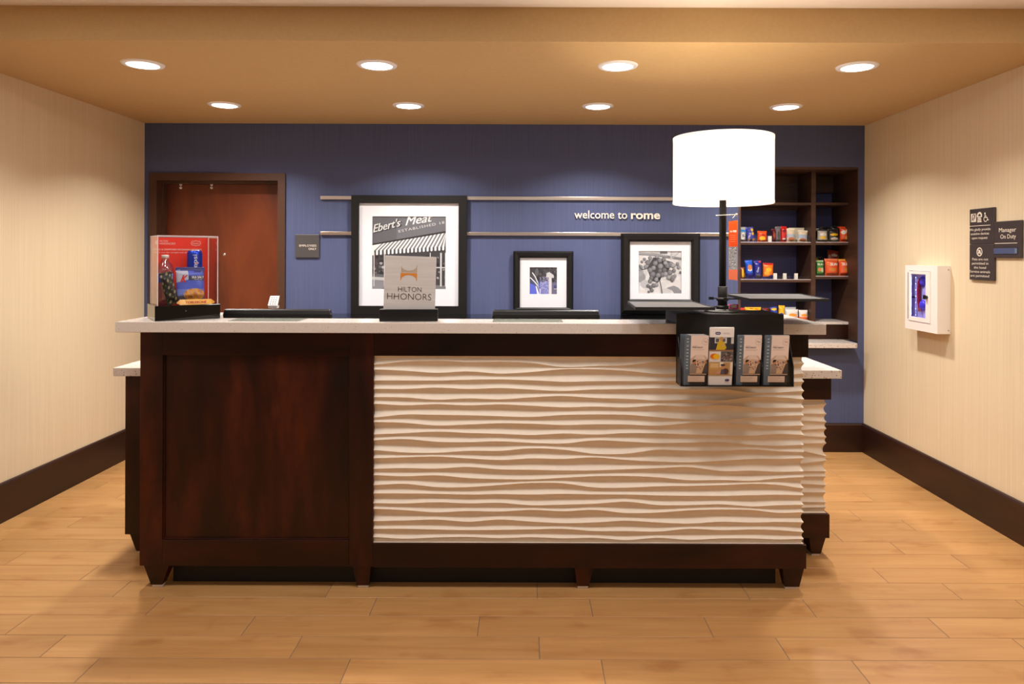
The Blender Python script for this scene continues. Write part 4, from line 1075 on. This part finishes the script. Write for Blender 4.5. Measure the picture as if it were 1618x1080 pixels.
bag('chip_bag', 'blue and silver chip bag with red letter in display box', 'snack bag', .122, .155, .034, dloc(.155, .064, .012), k_col, (math.radians(-6), 0, YAW), nx=64, nz=76,
    texts=[('K', .27, .55, .034, (206, 36, 44), .030, dict(weight=.03, shear=.45)), ('SEA SALT', .74, .665, .0095, (240, 240, 244), .052, dict(weight=.03)), ('Sel de mer', .76, .615, .0060, (230, 230, 236), .036, dict(weight=.01)), ('K', .62, 10.0, .0001, (0, 0, 0), .0001, {})][:3])
def blk(u, v):
    s_ = math.sin(u*5+v*13+2)*math.sin(v*17-u*9)
    if s_ > .62: return (140, 128, 96)
    if s_ < -.85: return (70, 110, 40)
    return (18, 18, 16)
bag('snack_bag', 'tall black snack bag leaning on clear bottle in display box', 'snack bag', .052, .145, .022, dloc(.083, .058, .003), blk, (math.radians(-5), math.radians(-13), YAW), nx=30, nz=60)
# toblerone-like triangular bar
t = thing('chocolate_bar', 'yellow triangular chocolate bar lying at front of display box', 'chocolate bar', dloc(.170, .030), (0, 0, YAW+math.radians(-4)))
tri = [(-.013, 0), (.013, 0), (0, .0225)]
mb = MB(); c = (240, 178, 60)
mb.add([(-.064, y, z) for y, z in tri]+[(.064, y, z) for y, z in tri], [(0, 1, 4, 3), (1, 2, 5, 4), (2, 0, 3, 5)], c)
for sx in (-1, 1):
    mb.add([(sx*.064, y, z) for y, z in tri]+[(sx*.078, y*.5, z*.2+.006) for y, z in tri], [(0, 1, 4, 3), (1, 2, 5, 4), (2, 0, 3, 5), (3, 4, 5)], (226, 150, 40))
obj('wrapper', mb, M_FOIL, t)
p = Print(.0001); p.text('TOBLERONE', 0, 0, .0125, (196, 34, 30), 'C', weight=.035, width=.086)
for k_, (x, y, zz) in enumerate(p.mb.v):
    q = (zz+.005)/.0259; p.mb.v[k_] = (x, -.013+.013*q-.0008, .0225*q+.0004)
p.build('lettering', t)

# ------------------------------------------------------------------ honours sign on counter
sg = thing('counter_sign', 'frosted pale counter sign with orange arch emblem in black holder', 'sign', (P(645.5, 508, 3.12)[0], 3.130, SZ), (0, math.radians(1.3), math.radians(5)))
sg.rotation_euler = (0, 0, math.radians(3))
obj('holder', MB().box(-.127, .127, -.020, -.003, .0003, .053).box(-.127, .127, .003, .028, .0003, .053).box(-.127, .127, -.0029, .0029, .0003, .008), M_BLACK, sg, bevel=.002)
pw, ph_ = .226, .284
tilt = (0, math.radians(1.5), 0)
sgm = noise_mat('frosted_brushed_panel', (3, 3, 90), [(.3, (190, 186, 184)), (.7, (205, 201, 199))], rough=.35)
pn = obj('sign_panel', MB().box(-pw/2, pw/2, -.0024, .0024, .009, ph_), sgm, sg, (0, 0, .002), tilt, bevel=.0008)
pr = Print(.0002); pr.y = -.0026
def arcpts(cx, cz, r, rz, a0, a1, n=10): return [(cx+r*math.cos(math.radians(a0+(a1-a0)*i/n)), cz+rz*math.sin(math.radians(a0+(a1-a0)*i/n))) for i in range(n+1)]
ex, ez, ew = -.006, .211, .036
def saddle(sgn, col):
    n = 14; s_ = sgn; pr.up()
    for i in range(n):
        a = -1+2*i/n; b = -1+2*(i+1)/n
        f = lambda q: .010+.028*(1-math.sqrt(max(0, 1-min(1, abs(q))**2.2)))
        pr.poly([(ex+a*ew, ez+s_*.0015), (ex+b*ew, ez+s_*.0015), (ex+b*ew, ez+s_*f(b)), (ex+a*ew, ez+s_*f(a))], col, False)
saddle(1, (176, 156, 138)); saddle(-1, (206, 130, 44))
pr.line([(ex-ew, ez+.002), (ex-ew, ez+.038)], .0022, (214, 220, 232))
pr.text('HILTON', -.0, .128, .0215, (60, 50, 46), 'C', weight=-.012, width=.102)
pr.text('HHONORS', -.001, .092, .0290, (60, 50, 46), 'C', weight=-.014, width=.193)
pr.build('lettering', pn)

# ------------------------------------------------------------------ monitors, glass plates, keypad
def monitor(px0, px1, label):
    D = 3.33; x0, x1 = (px0-829)*D/F, (px1-829)*D/F; cx = (x0+x1)/2; w = x1-x0
    t = thing('monitor', label, 'monitor', (cx, 3.46, .76), group=None)
    tilt = math.radians(-14)  # top leans towards the visitors
    m = MB(); H = .34
    fr = (-w/2, w/2)
    m.frus((-w/2+.02, w/2-.02, -.028, .0), (-w/2, w/2, -.030, .0), 0, H-.02).frus((-w/2, w/2, -.030, 0), (-w/2+.006, w/2-.006, -.020, 0), H-.02, H)
    ang = math.radians(12)
    o = obj('housing', m, M_BLACK, t, (0, -.045, .125), (ang, 0, 0), bevel=.003)
    obj('screen', MB().box(-w/2+.012, w/2-.012, .0004, .002, .012, H-.014), mat('dark_screen', (20, 24, 34), .15), t, (0, -.045, .125), (ang, 0, 0))
    obj('stand_neck', MB().box(-.025, .025, -.02, .012, .012, .22), M_BLACK, t, (0, .0, 0))
    obj('stand_base', MB().box(-.11, .11, -.09, .10, .0003, .0118), M_BLACK, t, bevel=.003)
monitor(353.5, 524, 'black monitor top edge seen between display box and frosted sign')
monitor(778, 948, 'black monitor top edge seen below the small flag picture')
for a, b, l in ((-1.293, -.985, 'thin clear glass plate on counter in front of the left monitor'), (-.140, .168, 'thin clear glass plate on counter in front of the right monitor')):
    o = obj('glass_plate', MB().box(a, b, 3.088, 3.235, SZ+.0003, SZ+.004), glass_mat('plate_glass', (240, 244, 242), fac=.14) if 'plate_glass' not in MATS else MATS['plate_glass'], bevel=.0008)
    tag(o, l, 'glass plate')
kp = thing('keypad_terminal', 'small white lit keypad terminal standing behind the left monitor', 'keypad', (P(432, 480, 3.62)[0], 3.62, .76))
zz = P(432, 486, 3.62)[2]-.76
obj('stand', MB().cyl((0, .004, .012), (0, .004, zz-.002), .008, n=12).cyl((0, .004, .0003), (0, .004, .012), .06, .05, n=28), M_CHROME, kp)
obj('housing', MB().box(-.022, .022, -.012, .020, zz-.002, zz+.012), mat('grey_terminal_body', (176, 170, 168), .4), kp)
kface = obj('key_panel', MB().add([(-.024, -.014, zz+.0122), (.021, -.014, zz+.0122), (.026, .008, zz+.060), (-.019, .008, zz+.060), (-.024, .004, zz+.0122), (.021, .004, zz+.0122), (.026, .016, zz+.060), (-.019, .016, zz+.060)],
                                  [(0, 1, 2, 3), (5, 4, 7, 6), (0, 4, 5, 1), (3, 2, 6, 7), (0, 3, 7, 4), (1, 5, 6, 2)]), M_KEYLIT, kp)
for r in range(4):
    for c in range(3):
        v = .12+.22*r; obj('key', MB().box(-.0028, .0028, -.0012, .0, -.0015, .0015), mat('grey_key', (84, 82, 80), .5), kface, (-.012+.012*c+.005*v, -.0145+.022*v, zz+.0122+.048*v+.002))

# ------------------------------------------------------------------ snack shelving in the niche
sh = thing('snack_shelving', 'built-in dark walnut shelving full of snacks in blue wall', 'shelves', (2.06, 5.5, NZ0))
SY, SBK = 5.497, 5.80
def sp_(name, mb, m=M_SHELFW, bevel=.001, par=None): return obj(name, mb, m, sh if par is None else par, world=True, bevel=bevel)
sp_('side_panel', MB().box(NX1-.006, NX1-.0002, YB+.0005, SBK, .829, NZ1-.0002))
sp_('side_panel', MB().box(NX0+.0002, NX0+.019, YB+.0005, SBK, .829, NZ1-.0002))
sp_('top_panel', MB().box(NX0+.0191, NX1-.0061, YB+.0005, SBK, NZ1-.019, NZ1-.0002))
DV0, DV1 = 2.222, 2.257
sp_('back_panel', MB().box(NX0+.0002, NX1-.0002, SBK+.0002, SBK+.014, .80, NZ1-.0002), M_NICHE, 0)
sp_('back_rail', MB().box(DV1+.001, NX1-.0065, SBK-.03, SBK, NZ1-.16, NZ1-.0195).box(NX0+.0195, DV0-.001, SBK-.03, SBK, NZ1-.30, NZ1-.0195))
sp_('divider', MB().box(DV0, DV1, SY, SBK-.0005, .9665, NZ1-.0195))
NC_Z = .9645
sp_('counter', MB().box(NX0+.0195, NX1-.0065, SY-.004, SBK-.0005, NC_Z-.02, NC_Z), M_QUARTZ)
for a, b in ((NX0+.02, DV0-.001), (DV0+.001, NX1-.007)):
    sp_('drawer_front', MB().box(a, b, SY, SY+.02, .8295, NC_Z-.0205), M_WOODH)
SHZ = {}
for k_, (py, px) in {'L1': (319.8, 1225), 'L2': (383, 1225), 'L3': (441.8, 1225), 'R1': (319.8, 1315), 'R2': (383, 1315), 'R3': (436.8, 1315)}.items():
    SHZ[k_] = P(px, py, SY)[2]
    a, b = (NX0+.0195, DV0-.0005) if k_[0] == 'L' else (DV1+.0005, NX1-.0065)
    sp_('shelf', MB().box(a, b, SY, SBK-.0005, SHZ[k_]-.019, SHZ[k_]))
SHZ['L4'] = SHZ['R4'] = NC_Z
low = obj('ledge_shelf', MB().prismz([(1.62, 5.228), (2.445, 5.228), (2.462, 5.240), (2.470, 5.262), (2.470, 5.49), (1.62, 5.49)], NZ0+.0003, .8285), M_QUARTZ, bevel=.002)
tag(low, 'white quartz ledge projecting from the wall below the snack shelves', 'shelf')

def X(px, D=5.53): return (px-829)*D/F
def solid(*stops):
    def f(u, v):
        for lim, c in stops:
            if v <= lim: return c
        return stops[-1][1]
    return f
def pat(base, blobs, bands=()):
    def f(u, v):
        for (cu, cv, ru, rv, c) in blobs:
            if ell(u, v, cu, cv, ru, rv): return c
        for (a, b, c) in bands:
            if a <= v <= b: return c
        return base
    return f
OR, RD, YE, BL, NV, WH, SV, BK, CRM, BR, GR = (232, 88, 30), (190, 32, 34), (240, 190, 40), (34, 92, 214), (36, 40, 140), (236, 232, 226), (168, 172, 182), (26, 24, 26), (222, 206, 176), (90, 48, 30), (70, 140, 60)
def sbag(px0, px1, pytop, shelf, label, colf, D=5.545, d=.035, lean=0., tilt=4., texts=(), cat='snack bag', group=None, name='snack_bag'):
    w = (px1-px0)*D/F; cxp = X((px0+px1)/2+.3, D); z = SHZ[shelf]+.0005
    top = P((px0+px1)/2, pytop, D)[2]; h = top-z
    z += abs(math.sin(math.radians(lean)))*w/2
    return bag(name, label, cat, w, h, d, (cxp, D, z), colf, (math.radians(-tilt), math.radians(lean), 0), group, 24, 32, texts)
g1 = 'snack packs on the upper left snack shelf'
sbag(1166.8, 1177, 363, 'L2', 'silver blue-topped candy bag at the left end of the upper left shelf', pat(SV, [(.5, .45, .3, .3, WH)], [(.82, 1, (40, 130, 200)), (0, .12, (120, 126, 140))]), lean=6, group=g1, texts=[('S', .5, .4, .02, (60, 64, 90), .02, dict(weight=.04))])
sbag(1170, 1180, 358.5, 'L2', 'white pack standing behind the silver and the blue bag', solid((1, (200, 202, 204))), D=5.62, group=g1)
sbag(1179.5, 1192.5, 359, 'L2', 'purple-blue pack with yellow dots on upper left shelf', pat((62, 62, 160), [(.75, .8, .16, .10, YE), (.8, .55, .16, .10, YE), (.25, .15, .15, .08, YE), (.8, .15, .15, .08, YE)]), lean=-5, group=g1, texts=[('MILK', .45, .42, .014, (226, 226, 244), .045, dict(weight=.04, rot=math.radians(70)))])
sbag(1196, 1211, 365, 'L2', 'small orange cheese snack bag beside the white pusher', pat(OR, [(.5, .35, .32, .18, YE), (.55, .62, .25, .10, RD), (.35, .2, .12, .08, (250, 210, 120))]), lean=2, group=g1)
sbag(1219, 1226, 361, 'L2', 'dark red pack left of the silver pack on upper left shelf', pat((96, 24, 24), [(.5, .5, .3, .2, (150, 60, 40))]), group=g1)
sbag(1224.5, 1233.5, 357.5, 'L2', 'dark silver pack between two red packs on upper left shelf', pat((112, 106, 110), [(.5, .45, .2, .25, (70, 66, 70))]), group=g1)
sbag(1232.5, 1242, 357.5, 'L2', 'bright red upright pack on upper left shelf', pat((200, 30, 30), [(.5, .7, .25, .10, (120, 16, 18)), (.5, .2, .3, .05, WH)]), lean=3, group=g1)
sbag(1242.5, 1256, 360.5, 'L2', 'cream cookie bag with pale blue band, right of the red pack', pat(CRM, [(.5, .25, .36, .12, (190, 110, 70))], [(.34, .58, (176, 190, 206)), (.9, 1, (240, 230, 206))]), group=g1)
sbag(1246, 1271, 359.5, 'L2', 'wide cream bag standing behind the two cookie bags', solid((1, (226, 214, 190))), D=5.62, group=g1)
sbag(1259.5, 1275, 364, 'L2', 'rightmost cream cookie bag with pale blue band on upper left shelf', pat(CRM, [(.5, .2, .36, .12, (180, 100, 64))], [(.32, .62, (170, 184, 204)), (.9, 1, (240, 230, 206))]), lean=4, group=g1)
g2 = 'snack packs on the lower left snack shelf'
sbag(1166.6, 1168.9, 421, 'L3', 'pink edge of a candy bar at the left end of lower shelf', solid((1, (190, 60, 70))), d=.02, cat='candy bar', name='candy_bar', group=g2)
sbag(1169.5, 1176.8, 421.5, 'L3', 'upright brown and yellow candy bar on lower left shelf', pat((110, 40, 30), [(.5, .5, .22, .4, YE)]), d=.02, cat='candy bar', name='candy_bar', group=g2)
sbag(1178.5, 1190.5, 411, 'L3', 'bright blue cookie pack with orange cookie picture', pat(BL, [(.55, .62, .32, .14, (214, 130, 70)), (.55, .50, .3, .08, WH)], [(0, .3, NV)]), lean=-3, group=g2)
sbag(1191, 1203, 411, 'L3', 'dark blue sandwich cookie pack with grey cookie picture', pat(NV, [(.5, .17, .36, .12, (90, 88, 96)), (.5, .17, .2, .07, (40, 38, 44)), (.8, .92, .2, .06, (190, 50, 90))]), group=g2, texts=[('Oreo', .58, .5, .014, (228, 232, 246), .040, dict(weight=.03, rot=math.radians(80)))])
sbag(1204.8, 1221.5, 415.5, 'L3', 'orange and red snack bag with blue foot left of empty pushers', pat((238, 120, 30), [(.5, .58, .26, .13, YE), (.35, .38, .25, .12, (244, 170, 50)), (.8, .15, .3, .12, NV)], [(.88, 1, RD), (0, .16, (50, 60, 150))]), lean=2, group=g2)
g3 = 'snack bags on the upper right snack shelf'
sbag(1291, 1307, 362.5, 'R2', 'silver-white chip bag with yellow patch on upper right shelf', pat((186, 178, 168), [(.45, .36, .32, .10, (236, 190, 30)), (.5, .6, .35, .12, (226, 222, 214))], [(0, .18, (60, 56, 54)), (.9, 1, BK)]), d=.05, lean=1, group=g3)
sbag(1289.3, 1294, 360.5, 'R2', 'narrow white pack edge left of the silver chip bag', solid((.8, (60, 58, 60)), (1, WH)), D=5.60, group=g3)
sbag(1308, 1325, 361.5, 'R2', 'black chip bag with yellow stripe on upper right shelf', pat((40, 36, 36), [(.5, .56, .38, .09, (232, 186, 30)), (.5, .25, .35, .12, (206, 196, 184))], [(0, .1, (120, 112, 106))]), d=.05, lean=-1, group=g3)
sbag(1296, 1312, 357.5, 'R2', 'black bag standing behind the silver-white chip bag', solid((1, (30, 28, 32))), D=5.64, group=g3)
sbag(1312, 1330, 357, 'R2', 'black and orange bag standing behind the yellow-striped bag', pat((30, 28, 30), [(.8, .9, .3, .08, (226, 80, 30))]), D=5.64, lean=4, group=g3)
sbag(1326, 1341.5, 358, 'R2', 'orange and white bag with round chip picture at the right end', pat((222, 80, 34), [(.65, .28, .25, .14, (228, 160, 80)), (.3, .62, .25, .12, (226, 220, 210)), (.7, .72, .22, .10, (246, 236, 226))]), d=.05, lean=2, group=g3)
g4 = 'snack bags on the lower right snack shelf'
sbag(1288.6, 1301.5, 411, 'R3', 'green chip bag at the left of the lower right shelf', pat(GR, [(.35, .42, .2, .12, (226, 130, 80)), (.7, .40, .2, .14, (206, 220, 190))], [(.9, 1, (180, 200, 160))]), d=.05, group=g4, texts=[('SUN', .5, .68, .014, (240, 240, 226), .045, dict(weight=.05))])
sbag(1303, 1324.2, 408.5, 'R3', 'orange chip bag with white lettering beside the green chip bag', pat((232, 92, 46), [(.5, .38, .26, .09, (214, 140, 60)), (.25, .7, .2, .12, (238, 120, 60))], [(.92, 1, (236, 130, 90))]), d=.06, group=g4, texts=[('SUN', .6, .60, .022, (248, 240, 230), .062, dict(weight=.05, shear=.2))])
sbag(1325.2, 1341.8, 409, 'R3', 'orange chip bag with white lettering at right end of lower shelf', pat((236, 96, 50), [(.6, .38, .26, .09, (214, 140, 60))], [(.92, 1, (244, 170, 60))]), d=.06, group=g4, texts=[('SUN', .55, .62, .022, (248, 240, 230), .058, dict(weight=.05, shear=.2))])
sbag(1303, 1321, 396, 'R3', 'tall rust-coloured bag leaning behind the orange chip bags', pat((148, 52, 24), [(.6, .8, .3, .06, (206, 190, 170))], [(0, .5, (70, 30, 20))]), D=5.66, lean=8, group=g4)
sbag(1322, 1341, 404, 'R3', 'dark yellow-topped bag behind the rightmost orange chip bag', pat((150, 96, 30), [], [(.9, 1, (214, 150, 40))]), D=5.66, group=g4)
sbag(1289, 1301, 406, 'R3', 'dark bag with yellow corner behind the green chip bag', pat((36, 34, 30), [(.2, .85, .3, .1, (206, 160, 40))]), D=5.66, lean=-4, group=g4)
g5 = 'snack packs on the white counter below the snack shelves'
sbag(1168, 1177.5, 486, 'L4', 'red-orange pack at left on the white niche counter', solid((1, (206, 60, 30))), D=5.56, group=g5)
sbag(1176.8, 1203, 485, 'L4', 'wide golden yellow bag on the white niche counter', pat(YE, [(.4, .88, .12, .05, (214, 120, 30)), (.7, .85, .12, .05, (214, 120, 30))]), D=5.60, d=.05, group=g5)
sbag(1204, 1219, 486, 'L4', 'dark brown pack with red top between yellow bags', pat((74, 36, 28), [(.4, .9, .3, .05, (150, 40, 40))]), D=5.60, group=g5)
sbag(1219, 1230, 485, 'L4', 'blue and gold pack leaning on niche counter', pat((44, 70, 170), [(.5, .82, .4, .09, YE)]), D=5.57, lean=-6, group=g5)
sbag(1229.5, 1239.3, 482.5, 'L4', 'narrow golden pack beside the white and orange bags', pat((236, 182, 40), [(.4, .4, .3, .1, (44, 60, 160))]), D=5.57, lean=3, group=g5)
gf = lambda: pat((226, 220, 216), [(.5, .52, .34, .13, (240, 150, 50)), (.5, .56, .26, .07, (244, 240, 236))], [(0, .36, (232, 104, 40))])
sbag(1241.5, 1261.5, 488.5, 'L4', 'white and orange cracker bag next to the narrow golden pack', gf(), D=5.545, d=.05, group=g5)
sbag(1262.3, 1276.5, 489.5, 'L4', 'white and orange cracker bag at the right end of counter', gf(), D=5.545, d=.05, group=g5)
sbag(1238, 1258, 485, 'L4', 'grey-white bag standing behind the cracker bags', solid((1, (190, 190, 194))), D=5.62, group=g5)

# clear trays with white pushers in front of the snacks
def snack_tray(px0, px1, shelf, label, divs, pushers):
    D = 5.503; x0, x1 = X(px0, D), X(px1, D); z = SHZ[shelf]
    t = thing('snack_tray', label, 'tray', ((x0+x1)/2, D, z))
    obj('front_lip', MB().box(x0, x1, D, D+.0015, z+.0003, z+.030), M_ACRYL, t, world=True)
    obj('price_strip', MB().box(x0, x1, D-.0012, D-.0001, z+.0003, z+.0045), M_ACEDGE, t, world=True)
    for q in divs:
        xx = X(q, D); obj('divider', MB().box(xx-.0008, xx+.0008, D+.0016, D+.07, z+.0003, z+.055), M_ACRYL, t, world=True)
    for q in pushers:
        xx = X(q, D); obj('pusher', MB().prismx([(D+.012, z+.0004), (D+.04, z+.0004), (D+.022, z+.008), (D+.018, z+.050), (D+.012, z+.050)], xx-.014, xx+.014), M_WHITEPL, t, world=True, bevel=.001)
snack_tray(1166.7, 1281, 'L2', 'clear tray with one white pusher on the upper left shelf', (1178.2, 1194.5, 1212.5, 1222.5, 1242, 1257.5, 1279), (1217.3,))
snack_tray(1166.7, 1281, 'L3', 'clear tray with three white pushers on the lower left shelf', (1177.6, 1191, 1204, 1221.8, 1238, 1256, 1279), (1226, 1241, 1259))
snack_tray(1288.6, 1341.5, 'R2', 'clear tray holding chip bags on the upper right shelf', (1307.5, 1325.3), ())
snack_tray(1288.6, 1341.5, 'R3', 'clear tray holding orange chip bags on lower right shelf', (1302.3, 1324.8), ())
snack_tray(1200, 1281, 'L4', 'clear tray at the right of the white niche counter', (1240.5, 1262, 1279.5), ())
pk_ = obj('pink_note', MB().box(-.02, .02, -.012, .012, .0005, .028), mat('pink_card', (236, 80, 140), .6), None, (P(1159, 488, 3.245)[0], 3.250, BZ))
tag(pk_, 'small pink pad standing behind the lamp base', 'note pad')
for o in bpy.data.objects:
    if '_base' in o: del o['_base']
